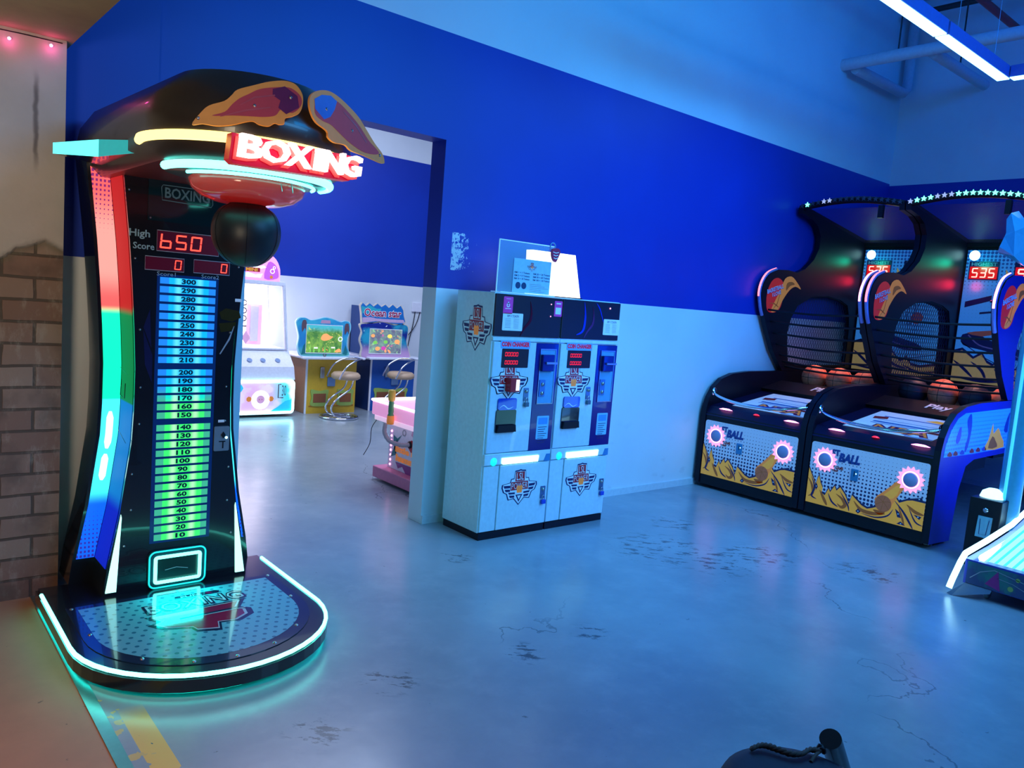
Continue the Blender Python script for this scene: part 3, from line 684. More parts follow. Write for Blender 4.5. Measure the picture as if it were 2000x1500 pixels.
# vandal scratches/wire on the side glow panel
b = MB(); sp = Pl((CX - .224, 3.7, 0), (0, -1, 0), (0, 0, 1), (-1, 0, 0))
b.tube([sp.p(.00, 1.02, .006), sp.p(.0, .95, .008), sp.p(.07, .945, .008), sp.p(.07, 1.01, .006)], .0018, BLACK, 5); b.tube([sp.p(-.03, 1.07, .004), sp.p(.09, 1.05, .004)], .001, BLACK, 5); b.tube([sp.p(-.03, .79, .006), sp.p(.09, .75, .004)], .001, BLACK, 5)
b.build('bent_wire', BX)
# overhanging head
HC = (1.12, 2.90)
def plan(r, hw, yb, n=24, y0=None):
    pts = [(HC[0] - hw, yb)]
    for i in range(n + 1):
        a = math.pi * i / n; pts.append((HC[0] - r * math.cos(a), HC[1] - r * math.sin(a)))
    pts.append((HC[0] + hw, yb)); return pts
b = MB(); HD = mat('head_housing', (.022, .018, .020), .32, coat=.2)
lev = [(1.885, plan(.30, .30, 3.98)), (1.925, plan(.362, .34, 3.98)), (2.030, plan(.362, .36, 3.98)), (2.10, plan(.335, .345, 3.98)), (2.185, plan(.25, .29, 3.98))]
n = len(lev[0][1]); vs = [(x, y, z_) for z_, q in lev for x, y in q]
for k in range(len(lev) - 1):
    b.add(vs, [(k * n + i, k * n + i + 1, (k + 1) * n + i + 1, (k + 1) * n + i) for i in range(n - 1)], HD, True)
    b.add(vs, [(k * n + n - 1, k * n, (k + 1) * n, (k + 1) * n + n - 1)], HD)
b.add(vs, [tuple(range(n))], mat('red_soffit', (.20, .02, .015), .35)); b.add(vs, [tuple(reversed(range((len(lev) - 1) * n, len(lev) * n)))], mat('head_top', (.012, .013, .03), .4))
head = b.build('head', BX)
def arc3(r, z, a0, a1, n=36): return [(HC[0] - r * math.cos(math.radians(a0 + (a1 - a0) * i / n)), HC[1] - r * math.sin(math.radians(a0 + (a1 - a0) * i / n)), z) for i in range(n + 1)]
b = MB(); b.tube([(HC[0] - .362, 2.96, 1.945)] + arc3(.374, 1.945, 0, 180) + [(HC[0] + .362, 2.96, 1.945)], .0165, YELL, 12); b.build('yellow_neon', head)
b = MB(); b.lathe((*HC, 0), [(.0001, 1.862), (.285, 1.862), (.285, 1.90), (.27, 1.92)], mat('teal_disc', (.03, .12, .12), .3), 40); b.build('lower_ring', head)
b = MB(); b.tube(arc3(.292, 1.868, -2, 182), .0145, CYAN, 12); b.tube(arc3(.235, 1.852, 10, 170), .006, CYAN, 8); b.build('cyan_neon', head)
# left and right glowing ears
for sx in (-1, 1):
    b = MB(); X = lambda t: HC[0] + sx * t
    q = [(X(.333), 3.05), (X(.415), 3.30), (X(.513), 3.60), (X(.33), 3.62)]
    a = [(x, y, (1.915, 1.908, 1.929, 1.915)[i]) for i, (x, y) in enumerate(q)]; c = [(x, y, (1.958, 1.971, 1.971, 1.971)[i]) for i, (x, y) in enumerate(q)]
    EC = mat('cyan_ear_panel', (.05, .3, .32), .3, emit=(.0, .30, .32), es=1.0); EH = mat('cyan_ear_face', (.1, .5, .5), .3, emit=(.10, .95, .90), es=1.7)
    b.add(a + c, [(0, 1, 5, 4)], EC); b.add(a + c, [(1, 2, 6, 5)], EH); b.add(a + c, [(2, 3, 7, 6), (3, 0, 4, 7), (4, 5, 6, 7), (3, 2, 1, 0)], BLACK)
    e = b.build('corner_light', head)
# sign
SP = front(2.475)
def spt(px, py): q = at(px, py, 1, 2.475); return (q.x, q.z)
b = MB(); s0 = spt(455, 258); s1 = spt(448, 317); s2 = spt(697, 356); s3 = spt(706, 308)
b.slab(SP, [(s1[0], s1[1] + .012), (s1[0] + .015, s1[1]), (s2[0] - .03, s2[1]), (s2[0], s2[1] + .02), s3, s0], SIGNR, -.05, -.006)
b.slab(SP, [(.93, 1.90), (1.30, 1.90), (1.30, 1.93), (.93, 1.93)], BLACK, -.2, -.05)
sg = b.build('sign_board', head)
b = MB(); xs = [468, 513, 561, 607, 634, 661, 703]
a0 = spt(462, 309); a1 = spt(700, 347); t0 = spt(468, 264); t1 = spt(702, 308)
wtot = a1[0] - a0[0]; hh = t0[1] - a0[1]
fr_ = [(0, .185, 'B'), (.175, .39, 'O'), (.365, .575, 'X'), (.60, .665, 'I'), (.675, .845, 'N'), (.835, 1.0, 'G')]
for u0, u1, ch in fr_:
    b.text(SP, ch, a0[0] + wtot * u0, a0[1] + .006, a0[0] + wtot * u1, a0[1] + .006 + hh, SIGNW, .018, bold=.02, thick=.024, shear=.10)
b.build('sign_letters', sg)
b = MB()
for u0, u1, ch in fr_: b.text(SP, ch, a0[0] + wtot * u0 - .012, a0[1] - .004, a0[0] + wtot * u1 - .006, a0[1] - .004 + hh, mat('red_letter_rim', (.6, .1, .1), .3, emit=(.85, .04, .03), es=.75), -.002, bold=.05, shear=.10)
b.build('letter_rim', sg)
# glove-shaped plates on top
def wing(pts, inner, cuff, pl, name):
    b = MB(); W1 = mat('orange_acrylic', (.62, .24, .05), .5, emit=(.62, .26, .06), es=.16); W2 = mat('maroon_glove_print', (.30, .03, .05), .55, emit=(.3, .03, .05), es=.25)
    b.slab(pl, [tuple(q)[:2] for q in smooth(pts, 4, True)], W1, 0, .008); b.poly(pl, [tuple(q)[:2] for q in smooth(inner, 4, True)], W2, .009)
    o = b.build(name, head); return o
def onp(pl, px, py):
    d = RM @ V(((px - 1000) / F, 1, -(py - 750) / F)); t = (pl.o - CAM).dot(pl.n) / d.dot(pl.n); q = CAM + d * t - pl.o; return (q.dot(pl.u), q.dot(pl.v))
wl = Pl((1.12, 2.50, 2.0), (1, -.42, 0), (0, .12, 1)); wr = Pl((1.14, 2.50, 2.0), (1, .42, 0), (0, .12, 1))
wl.n = wl.u.cross(wl.v) ; wr.n = wr.u.cross(wr.v)
if wl.n.y > 0: wl.n = -wl.n
if wr.n.y > 0: wr.n = -wr.n
P1 = [(374, 253), (392, 230), (410, 215), (440, 205), (455, 193), (467, 182), (500, 172), (530, 164), (560, 161), (581, 167), (593, 184), (594, 202), (587, 220), (572, 229), (558, 233), (555, 244), (545, 246), (536, 244), (524, 250), (506, 248), (494, 242), (479, 244), (452, 251), (422, 254), (395, 251)]
I1 = [(414, 235), (440, 226), (455, 211), (470, 199), (488, 190), (512, 179), (548, 174), (572, 175), (590, 190), (590, 208), (572, 223), (551, 217), (539, 229), (518, 233), (488, 233), (455, 233)]
P2 = [(599, 199), (603, 185), (617, 178), (635, 180), (653, 191), (674, 211), (695, 235), (710, 259), (728, 289), (743, 310), (748, 325), (744, 330), (710, 313), (683, 301), (671, 289), (650, 283), (638, 272), (635, 259), (614, 241), (603, 220)]
I2 = [(609, 208), (614, 193), (629, 188), (650, 200), (668, 217), (695, 250), (716, 283), (737, 310), (710, 307), (680, 286), (656, 262), (641, 247), (626, 239), (612, 226)]
w1 = wing([onp(wl, *q) for q in P1], [onp(wl, *q) for q in I1], None, wl, 'glove_plate')
w2 = wing([onp(wr, *q) for q in P2], [onp(wr, *q) for q in I2], None, wr, 'glove_plate')
b = MB(); b.poly(wl, [tuple(onp(wl, *q)) for q in [(536, 178), (560, 172), (584, 190), (586, 212), (560, 226), (545, 214), (550, 200), (535, 190)]], mat('plum_cuff_print', (.16, .02, .10), .35), .0095)
for q in ((387, 241), (499, 212), (571, 193)): b.lathe(wl.p(*onp(wl, *q), .009), [(.0001, -.004), (.004, -.003), (.006, 0)], STEEL, 8, axis='y')
b.ribbon(wl, [onp(wl, *q) for q in [(430, 236), (480, 222), (530, 214)]], .006, mat('rose_highlight_print', (.48, .09, .12), .35), .0096, taper=True); b.ribbon(wl, [onp(wl, *q) for q in [(470, 212), (500, 196), (540, 190)]], .006, MC['rose_highlight_print'], .0096, taper=True)
b.build('plate_print', w1)
b = MB(); b.poly(wr, [tuple(onp(wr, *q)) for q in [(608, 194), (622, 187), (640, 190), (652, 202), (648, 218), (640, 232), (628, 236), (610, 214)]], mat('blue_cuff_print', (.02, .10, .50), .35, emit=(.02, .1, .5), es=.1), .0095)
for q in ((632, 216), (683, 262), (738, 314)): b.lathe(wr.p(*onp(wr, *q), .009), [(.0001, -.004), (.004, -.003), (.006, 0)], STEEL, 8, axis='y')
b.ribbon(wr, [onp(wr, *q) for q in [(664, 222), (690, 252), (712, 288)]], .006, MC['rose_highlight_print'], .0096, taper=True)
b.build('plate_print', w2)
# red guard bowl and punch ball
BPR = [tuple(v) for v in smooth([(.0001, 1.543), (.045, 1.550), (.085, 1.576), (.113, 1.616), (.124, 1.665), (.118, 1.712), (.098, 1.748), (.068, 1.768)], 3)]
b = MB(); b.lathe((*HC, 0), [(.05, 1.772), (.115, 1.775), (.163, 1.790), (.195, 1.815), (.206, 1.845), (.19, 1.862)], mat('red_guard', (.45, .02, .015), .15, coat=.3, emit=(.16, .004, .004), es=1.0), 40); b.build('ball_guard', head)  # weak emission stands in for red light through the bowl
g = NG('clear_skirt'); g.set('Base Color', (.8, .95, 1)); g.set('Roughness', .08); g.set('Alpha', .05); g.set('Specular IOR Level', .9)
b = MB(); b.lathe((*HC, 0), [(.216, 1.865), (.212, 1.83), (.170, 1.782)], g.m, 40); b.build('clear_skirt', head)
b = MB()
b.lathe((*HC, 0), BPR + [(.055, 1.785)], mat('black_leather_ball', (.010, .012, .018), .42, gs=180, grain=.08), 40)
ball = b.build('punch_ball', BX)
b = MB()
for k in range(6):
    a = math.radians(60 * k + 10); ca, sa = math.cos(a), math.sin(a)
    b.tube([(HC[0] + r * 1.003 * ca, HC[1] + r * 1.003 * sa, z_) for r, z_ in BPR[2:]], .0010, BLK2, 5)
b.build('seam', ball)
for k in (-.02, .02):
    b = MB(); b.tube([(HC[0] + .06 + k, HC[1] - .19, 1.86), (HC[0] + .06 + k, HC[1] - .212, 1.815)], .002, STEEL, 5); b.build('guard_pin', head)

# ------------------------------------------------------------------ coin changers
def logo(mb, pl, cx, cy, hw, hh, d=.001):
    P = lambda pts, k=1.0: [(cx + x * hw * k, cy + y * hh * k) for x, y in pts]
    half = [(0, 1.0), (.10, .96), (.30, .94), (.34, .52), (.50, .50), (.55, .30), (.98, .22), (1.0, .05), (.90, -.22), (.72, -.32), (.66, -.52), (.60, -.68), (.30, -.62), (0, -1.0)]
    full = half + [(-x, y) for x, y in reversed(half[1:-1])]
    mb.poly(pl, P(full), NAVY, d); mb.poly(pl, [(cx + x * hw * .93, cy + y * hh * .92 + .0) for x, y in full], WHITE, d + .0006)
    for sx in (-1, 1):
        for a, bq, y0, y1 in ((.52, .90, .00, .16), (.52, .82, -.20, -.05), (.24, .62, -.36, -.24), (.26, .56, -.55, -.41)):
            mb.poly(pl, P([(sx * a, y0), (sx * (bq - .06), y0 + .01), (sx * bq, y1), (sx * a, y1 - .02)]), NAVY, d + .0012)
    mb.poly(pl, P([(-.26, .34), (.26, .34), (.24, .86), (-.26, .86)]), CRIM, d + .0012)
    mb.text(pl, 'LSL', cx - .20 * hw, cy + .40 * hh, cx + .20 * hw, cy + .80 * hh, WHITE, d + .0018, bold=.0)
    mb.poly(pl, P([(-.50, -.14), (.50, -.14), (.46, .32), (-.50, .32)]), CRIM, d + .0012)
    mb.text(pl, 'POWER', cx - .45 * hw, cy - .08 * hh, cx + .44 * hw, cy + .26 * hh, WHITE, d + .0018, bold=-.01)
    mb.poly(pl, P([(-.17, .02), (-.10, .12), (0, .06), (.10, .12), (.17, .02), (.14, -.30), (-.13, -.30)]), ORNG, d + .0022)
    for k in (-.06, .02, .09): mb.rect(pl, cx + (k - .006) * hw, cy - .26 * hh, cx + (k + .006) * hw, cy + .0 * hh, GOLDD, d + .0026)
    mb.poly(pl, P([(-.20, -.40), (.20, -.40), (0, -.82)]), NAVY, d + .0012); mb.poly(pl, P([(-.10, -.46), (.10, -.46), (0, -.68)]), WHITE, d + .0018)

CY0 = 3.67
CP = front(CY0)
def c2(px, py): q = at(px, py, 1, CY0); return (q.x, q.z)
def cr(px0, py0, px1, py1): a = c2(px0, py0); c = c2(px1, py1); return (a[0], a[1], c[0], c[1])
BLUEF = mat('changer_front_white', (.58, .72, .84), .25, coat=.4)
NAVS = mat('changer_navy_strip', (.004, .006, .16), .22, coat=.3)
CA = empty('coin_changer', (3.225, 3.86, 0), 'white coin changer cabinet on the left, with logo on its side and red card holder', 'coin changer', 'coin changers against the white wall')
x0, x1 = 2.947, 3.505
b = MB(); b.box((x0, CY0 + .012, .045), (x1 - .002, 4.06, 1.54), CREAM, .006); cab = b.build('cabinet', CA)
b = MB(); b.box((x0 + .006, CY0 + .004, 0), (x1 - .006, 4.05, .045), BLK2); b.build('plinth', CA)
zt0 = c2(966, 656)[1]
b = MB(); b.box((x0 + .004, CY0, zt0), (x1 - .006, CY0 + .02, 1.533), mat('black_gloss_window', (.004, .004, .016), .38), .004); hd = b.build('top_window', CA)
b = MB()
for q, col in (([(3.225, 1.50), (3.24, 1.44), (3.235, 1.38), (3.19, 1.33), (3.16, 1.28)], mat('dim_red_streak', (.10, .003, .006), .2)),):
    b.ribbon(CP, [tuple(v) for v in smooth(q, 4)], .018, col, .002, taper=True)
b.build('window_reflection', hd)  # red reflection in the dark window, painted as a streak
def sticker(px0, py0, px1, py1, m, name, parent, lines=0, title=None, tm=NAVY, d=.001):
    a = cr(px0, py0, px1, py1); b = MB(); b.slab(CP, b.rrect_pts(*a, .006), m, 0, d)
    w_, h_ = a[2] - a[0], a[3] - a[1]
    if title: b.text(CP, title, a[0] + w_ * .22, a[3] - h_ * .24, a[2] - w_ * .22, a[3] - h_ * .10, tm, d + .0006)
    for i in range(lines):
        yy = a[3] - h_ * (.34 + .58 * i / max(1, lines)); b.rect(CP, a[0] + w_ * .12, yy, a[0] + w_ * (.40 if title else .72 + .12 * (i % 3)), yy + h_ * .022, GREY, d + .0006)
        if title: b.rect(CP, a[0] + w_ * .54, yy, a[0] + w_ * .80, yy + h_ * .022, GREY, d + .0006)
    return b.build(name, parent)
b = MB(); b.box((x0, CY0 - .004, zt0 - .028), (x1 - .002, CY0 + .02, zt0 - .006), CREAM, .003); b.build('divider_rail', CA)
zd = c2(948, 888)[1]
b = MB(); b.box((x0 + .012, CY0 - .003, zd + .004), (3.325, CY0 + .014, zt0 - .034), BLUEF, .004); door = b.build('door', CA)
nx0, nx1 = c2(1046.8, 665)[0], x1 - .006
b = MB(); b.box((nx0 + .004, CY0 - .005, c2(1028, 881)[1]), (nx1, CY0 + .014, zt0 - .034), NAVS, .004); strip = b.build('acceptor_panel', CA)
a = cr(979, 676.5, 1034, 668.6)
b = MB(); b.slab(CP, b.rrect_pts(a[0] - .008, a[1] - .012, a[2] + .006, a[3] + .012, .008), mat('label_blue', (.16, .42, .85), .4), .003, .004); b.text(CP, 'COIN CHANGER', *a, mat('label_red', (.85, .01, .04), .4, emit=(.85, .01, .04), es=.15), .005, bold=.05); b.build('name_label', door)
a = cr(977.5, 718, 1032.4, 682)
b = MB(); b.slab(CP, b.rrect_pts(*a, .006), mat('counter_black', (.006, .002, .008), .4), .002, .005); dp = b.build('counter_display', door)
b = MB(); RD = mat('soft_red_digit', (.2, 0, 0), .4, emit=(.9, .01, .03), es=1.3)
for q in (cr(985, 695.5, 1011, 688), cr(984, 711.5, 1010, 704)): b.seg(CP, '00000', *q, RD, .006, gap=.2, w=.22)
b.build('digits', dp)
b = MB(); q0 = c2(994, 745); logo(b, CP, q0[0], q0[1], .155, .118, .003); b.build('emblem', door)
q = cr(964.4, 845.6, 1008.4, 776.8)
b = MB(); zz = q[1] + (q[3] - q[1]) * .66
b.slab(CP, b.rrect_pts(q[0], q[1], q[2], zz, .012), mat('dispense_tray_dark', (.006, .006, .02), .12, coat=.6), .002, .012)
b.slab(CP, [(q[0] + .006, q[1] + .006), (q[2] - .006, q[1] + .006), (q[2] - .012, q[1] + .05), (q[0] + .012, q[1] + .05)], BLK2, .012, .03)
tr = b.build('dispense_tray', door)
b = MB(); b.slab(CP, b.rrect_pts(q[0] + .008, zz, q[2] - .004, q[3], .014), mat('blue_clear_cover', (.005, .05, .55), .06, coat=1.0), .002, .014); b.ribbon(CP, [tuple(v) for v in smooth([(q[0] + .015, zz + .01), (q[0] + .05, zz + .03), (q[0] + .09, zz + .008), (q[2] - .03, zz + .02)], 4)], .006, WHITE, .0145, taper=True); b.build('tray_cover', door)
def latch(px0, py0, px1, py1, nm, lockm, par):
    a = cr(px0, py0, px1, py1); b = MB(); w_ = a[2] - a[0]; h_ = a[3] - a[1]
    b.slab(CP, b.rrect_pts(a[0], a[1] + h_ * .3, a[2], a[3], .004), mat('latch_plate', (.16, .25, .38), .3, .8), .003, .008)
    b.lathe(CP.p(a[0] + w_ * .5, a[1] + h_ * .82, .008), [(.0001, -.01), (.010, -.008), (.012, 0)], STEEL, 10, axis='y')
    o = b.build(nm, par); b = MB()
    b.box(CP.p(a[0] + w_ * .1, a[1], .010), CP.p(a[2] - w_ * .05, a[1] + h_ * .24, .026), lockm, .003)
    b.tube([CP.p(a[0] + w_ * .25, a[1] + h_ * .2, .018), CP.p(a[0] + w_ * .25, a[1] + h_ * .42, .018), CP.p(a[0] + w_ * .5, a[1] + h_ * .5, .018), CP.p(a[0] + w_ * .75, a[1] + h_ * .42, .018), CP.p(a[0] + w_ * .75, a[1] + h_ * .2, .018)], .003, STEEL, 6)
    b.build('padlock', o)
latch(1019.6, 793.6, 1031.6, 757.6, 'latch', mat('grey_padlock', (.10, .16, .22), .4, .5), door)
# bill acceptor recess
q = cr(1048.4, 789, 1086, 681)
q = (c2(1052, 735)[0] - .008, c2(1048.4, 789)[1], c2(1080, 735)[0] + .006, c2(1056, 681)[1])
b = MB(); b.slab(CP, [(q[0], q[1]), (q[2], q[1]), (q[2], q[3]), (q[0], q[3])], STEEL, .004, .010, holes=([(q[0] + .006, q[1] + .006), (q[2] - .006, q[1] + .006), (q[2] - .006, q[3] - .006), (q[0] + .006, q[3] - .006)],))
b.rect(CP, q[0], q[1], q[2], q[3], mat('recess_blue', (.10, .35, .62), .4), .0055); ac = b.build('bill_acceptor', strip)
b = MB(); h_ = q[3] - q[1]; b.box(CP.p(q[0] + .01, q[3] - h_ * .40, .006), CP.p(q[2] - .03, q[3] - h_ * .10, .030), NAVS, .004); b.box(CP.p(q[0] + .03, q[3] - h_ * .27, .03), CP.p(q[2] - .014, q[3] - h_ * .23, .045), STEEL, .002); b.build('bill_slot', ac)
b = MB(); b.slab(CP, [(q[0] + .012, q[1] + h_ * .14), (q[0] + .06, q[1] + h_ * .14), (q[0] + .06, q[1] + h_ * .44), (q[0] + .012, q[1] + h_ * .44)], mat('lock_plate_blue', (.04, .16, .5), .3), .006, .012)
for k in (.2, .36): b.lathe(CP.p(q[0] + .036, q[1] + h_ * k, .012), [(.0001, -.010), (.011, -.008), (.013, 0)], STEEL, 12, axis='y')
b.build('key_lock', ac)
a = cr(1044, 857.6, 1073, 811)
b = MB(); a = (c2(1058, 835)[0] - .052, c2(1058, 857)[1], c2(1058, 835)[0] + .052, c2(1058, 812)[1]); LB = mat('instruction_label_blue', (.22, .55, .80), .35)
b.slab(CP, b.rrect_pts(*a, .006), LB, .005, .006); b.slab(CP, b.rrect_pts(a[0] + .012, a[3] - .055, a[2] - .012, a[3] - .012, .005), mat('label_heading_blue', (.05, .30, .72), .35), .006, .0066)
for i in range(8): b.rect(CP, a[0] + .014, a[3] - .075 - i * .0145, a[2] - .014 - .012 * (i % 3), a[3] - .071 - i * .0145, NAVY, .0066)
b.build('instruction_label', strip)
# light bar
zl = c2(943, 912)[1]
b = MB(); b.box((x0 + .004, CY0 - .006, zl + .004), (x1 - .004, CY0 + .014, zd), CREAM, .004); lbp = b.build('light_panel', CA)
a = cr(977.6, 907.2, 1050.8, 888)
b = MB(); b.slab(CP, [(a[0], a[1] + .008), (a[0] + .012, a[1]), (a[2] - .006, a[1]), (a[2], a[3] - .004), (a[2] - .004, a[3]), (a[0], a[3])], mat('cyan_light_bar', (.3, .7, .7), .4, emit=(.50, 1.05, .98), es=2.0), .006, .012); b.build('light_bar', lbp)
b = MB(); q = c2(963, 902); b.lathe(CP.p(q[0], q[1], .006), [(.0001, -.010), (.020, -.006), (.027, 0)], CYANS, 16, axis='y'); b.build('side_lamp', lbp)
a = cr(1060, 900, 1073, 885); b = MB(); b.slab(CP, [(a[0], a[1]), (a[2], a[1]), (a[2], a[3]), (a[0] + .02, a[3])], mat('vent_blue', (.03, .22, .5), .4), .006, .008); b.build('vent', lbp)
# lower door
b = MB(); b.box((x0 + .008, CY0, .052), (x0 + .13, CY0 + .013, zl - .002), CREAM, .003); b.build('lower_side_panel', CA)
b = MB(); b.box((x0 + .136, CY0 - .004, .052), (x1 - .006, CY0 + .013, zl - .002), CREAM, .004); ld = b.build('lower_door', CA)
b = MB(); q0 = c2(1013.6, 951); logo(b, CP, q0[0], q0[1], .150, .118, .0045); b.build('emblem', ld)
latch(1052, 983, 1064, 948, 'latch', mat('blue_padlock', (.01, .06, .55), .35), ld)
sticker(980, 645, 1022, 613, PAPER, 'price_sheet', hd, 7, 'RM = TOKEN')
CBs = copy_tree(CA, None, (.558, 0, 0)); CBs['label'] = 'white coin changer cabinet on the right, nearer the basketball machines, without a card holder'
# move the right one's price sheet to its right end
for ch in CBs.children:
    if ch.name.startswith('top_window'):
        for k in ch.children:
            if k.name.startswith('price_sheet'): k.location.x += .33
# extras only on the left unit
PK = mat('pink_sticker', (.62, .05, .38), .35, emit=(.62, .05, .38), es=.08)
o = sticker(982, 612, 1003, 580, PK, 'pink_sticker', hd)
a = cr(982, 612, 1003, 580); b = MB(); w_ = a[2] - a[0]; h_ = a[3] - a[1]
b.ring(CP, a[0] + w_ * .5, a[1] + h_ * .5, w_ * .09, w_ * .18, WHITE, .002, 20); b.poly(CP, [(a[0] + w_ * .38, a[1] + h_ * .58), (a[0] + w_ * .62, a[1] + h_ * .58), (a[0] + w_ * .5, a[1] + h_ * .72)], WHITE, .002); b.rect(CP, a[0] + w_ * .2, a[1] + h_ * .28, a[0] + w_ * .8, a[1] + h_ * .32, WHITE, .002); b.rect(CP, a[0] + w_ * .25, a[1] + h_ * .86, a[0] + w_ * .75, a[1] + h_ * .88, WHITE, .002); b.build('sticker_print', o)
o = sticker(1081.5, 618, 1099, 589, PK, 'pink_sticker', hd)
a = cr(1081.5, 618, 1099, 589); b = MB(); w_ = a[2] - a[0]; h_ = a[3] - a[1]; b.rect(CP, a[0] + w_ * .15, a[1] + h_ * .15, a[0] + w_ * .85, a[1] + h_ * .58, WHITE, .002); b.rect(CP, a[0] + w_ * .2, a[1] + h_ * .80, a[0] + w_ * .8, a[1] + h_ * .88, WHITE, .002); b.build('sticker_print', o)
SL = Pl((2.947, 0, 0), (0, -1, 0), (0, 0, 1), (-1, 0, 0))
q0 = at(931, 640, 0, 2.947); b = MB(); logo(b, SL, -q0.y, q0.z, .150, .145, .001); b.build('side_emblem', cab)
q = cr(985, 764, 1006, 737); b = MB(); b.box(CP.p(q[0], q[1], .003), CP.p(q[2], q[3], .055), mat('red_card_box', (.50, .01, .02), .3), .004); cb = b.build('card_holder', door)
b = MB(); b.slab(CP.off(.055), [(q[0] + .045, q[1] + .01), (q[2] - .006, q[1] + .01), (q[2] - .006, q[3] - .008), (q[0] + .045, q[3] - .008)], mat('backlit_card', (.9, .9, .9), .4, emit=(1, 1, .95), es=1.0), 0, .001); b.build('card', cb)
b = MB(); [b.disc(CP, *c2(px, py), .004, PINK, .003, 8) for px, py in ((1076.5, 594.5), (1075, 618))]; b.build('indicator_light', hd)
for ch in CBs.children:
    if ch.name.startswith('top_window'):
        b = MB(); b.disc(CP, *c2(1191.5, 602.5), .006, PINK, .003, 8); b.build('indicator_light', ch)
        b = MB(); MC.pop('dim_red_streak', None); BS = mat('dim_blue_streak', (.01, .02, .40), .2); b.ribbon(CP, [tuple(v) for v in smooth([c2(1165, 592), c2(1172, 605), c2(1178, 630)], 4)], .010, BS, .002, taper=True); b.ribbon(CP, [tuple(v) for v in smooth([c2(1142, 590), c2(1143, 620), c2(1138, 646), c2(1125, 654)], 4)], .020, BS, .002, taper=True); b.build('window_reflection', ch)  # blue reflections in this window, painted as streaks

# token price sign in clear acrylic, with its keyring, and the glowing lamp box
AG = NG('clear_acrylic'); AG.set('Base Color', (.55, .85, 1.0)); AG.set('Roughness', .05); AG.set('Alpha', .22); AG.set('Specular IOR Level', .8)
AE = mat('acrylic_edge', (.45, .75, .95), .2, emit=(.25, .6, .9), es=.35)
AP = front(3.74); A0 = at(970, 567, 1, 3.74); A1 = at(1092, 483, 1, 3.74); zb = 1.5415
T = empty('acrylic_sign', (3.22, 3.75, zb), 'clear acrylic stand with a printed token price sheet, standing on the left coin changer', 'sign')
ax0, ax1, azt = 3.005, 3.455, 1.862
b = MB(); b.box((ax0, 3.74, zb), (ax1, 3.745, azt), AG.m); b.build('acrylic_panel', T)
b = MB(); b.box((ax0 - .004, 3.739, azt - .004), (ax1, 3.746, azt + .002), AE); b.box((ax0 - .005, 3.739, zb), (ax0, 3.746, azt), AE); b.box((ax0, 3.70, zb), (ax1, 3.80, zb + .006), AE, .002); b.build('edge_strip', T)
b = MB(); px0, px1, pz1 = 3.125, 3.438, 1.760; b.slab(AP, [(px0, zb + .008), (px1, zb + .008), (px1, pz1), (px0, pz1)], mat('laminated_sheet', (.42, .66, .84), .2, coat=.6), .001, .002)
logo(b, AP, 3.275, 1.715, .040, .028, .0025)
L1 = ['RM 1 = 1 Tokens', 'RM 5 = 5 Tokens', 'RM 10 = 10 Tokens']; L2 = ['RM 20 = 20 Tokens', 'RM 50 = 60 Tokens', 'RM 100 = 120 Tokens']
for i in range(3):
    zz = 1.668 - i * .019; b.text(AP, L1[i], px0 + .010, zz, px0 + .135, zz + .011, NAVY, .0025, bold=.02); b.text(AP, L2[i], px0 + .165, zz, px1 - .006, zz + .011, NAVY, .0025, bold=.02)
for k in (0, 1): b.disc(AP, px0 + .045 + .048 * k, 1.594, .021, mat('token_print', (.02, .06, .14), .3), .0025)
for i in range(5): b.rect(AP, px0 + .140, 1.606 - i * .011, px0 + .24 + .03 * (i % 3), 1.609 - i * .011, GREY, .0025)
b.build('price_sheet', T)
K = empty('keyring_charm', (3.462, 3.72, 1.86), 'red and white heart-shaped charm hooked over the corner of the acrylic sign', 'keyring')
b = MB(); b.tube([(3.435 + .022 * math.cos(t), 3.735, 1.862 + .022 * math.sin(t)) for t in [i * math.pi / 6 for i in range(12)]], .004, mat('blue_ring_plastic', (.10, .35, .55), .3), 6, closed=True); b.build('ring', K)
b = MB(); hp = [tuple(v)[:2] for v in smooth([(3.445, 1.85), (3.475, 1.848), (3.487, 1.825), (3.475, 1.795), (3.455, 1.762), (3.430, 1.775), (3.415, 1.81), (3.42, 1.842)], 4, True)]
b.slab(front(3.728), hp, mat('charm_red', (.50, .03, .10), .3), 0, .012); 
for k in range(3): b.ribbon(front(3.728), [(3.425 + .004 * k, 1.825 - k * .018), (3.45, 1.820 - k * .018), (3.475 - .004 * k, 1.826 - k * .018)], .005, WHITE, .0125)
b.build('charm', K)
g0 = at(1058, 490, 1, 3.90); LBX = [at(1070, 573, 1, 3.9), at(1133, 580, 1, 3.9), at(1124, 500, 1, 3.9), at(1042, 487, 1, 3.9)]
T = empty('emergency_lamp_box', (3.65, 3.93, 1.5415), 'glowing white tapered lamp box on the coin changers behind the acrylic sign', 'lamp')
b = MB(); fp = front(3.90); q = [(3.43, 1.549), (3.885, 1.549), (3.805, 1.838), (3.418, 1.838)]
b.slab(fp, q, mat('glowing_diffuser', (.9, .9, .9), .4, emit=(.95, 1.0, .97), es=2.6), -.07, 0); b.build('diffuser', T)
b = MB(); b.box((3.40, 3.895, 1.5405), (3.90, 3.985, 1.549), BLK2); b.slab(fp, [(x, z_ + (.002 if z_ > 1.6 else 0)) for x, z_ in q], DARK, -.075, -.07); b.build('base_tray', T)

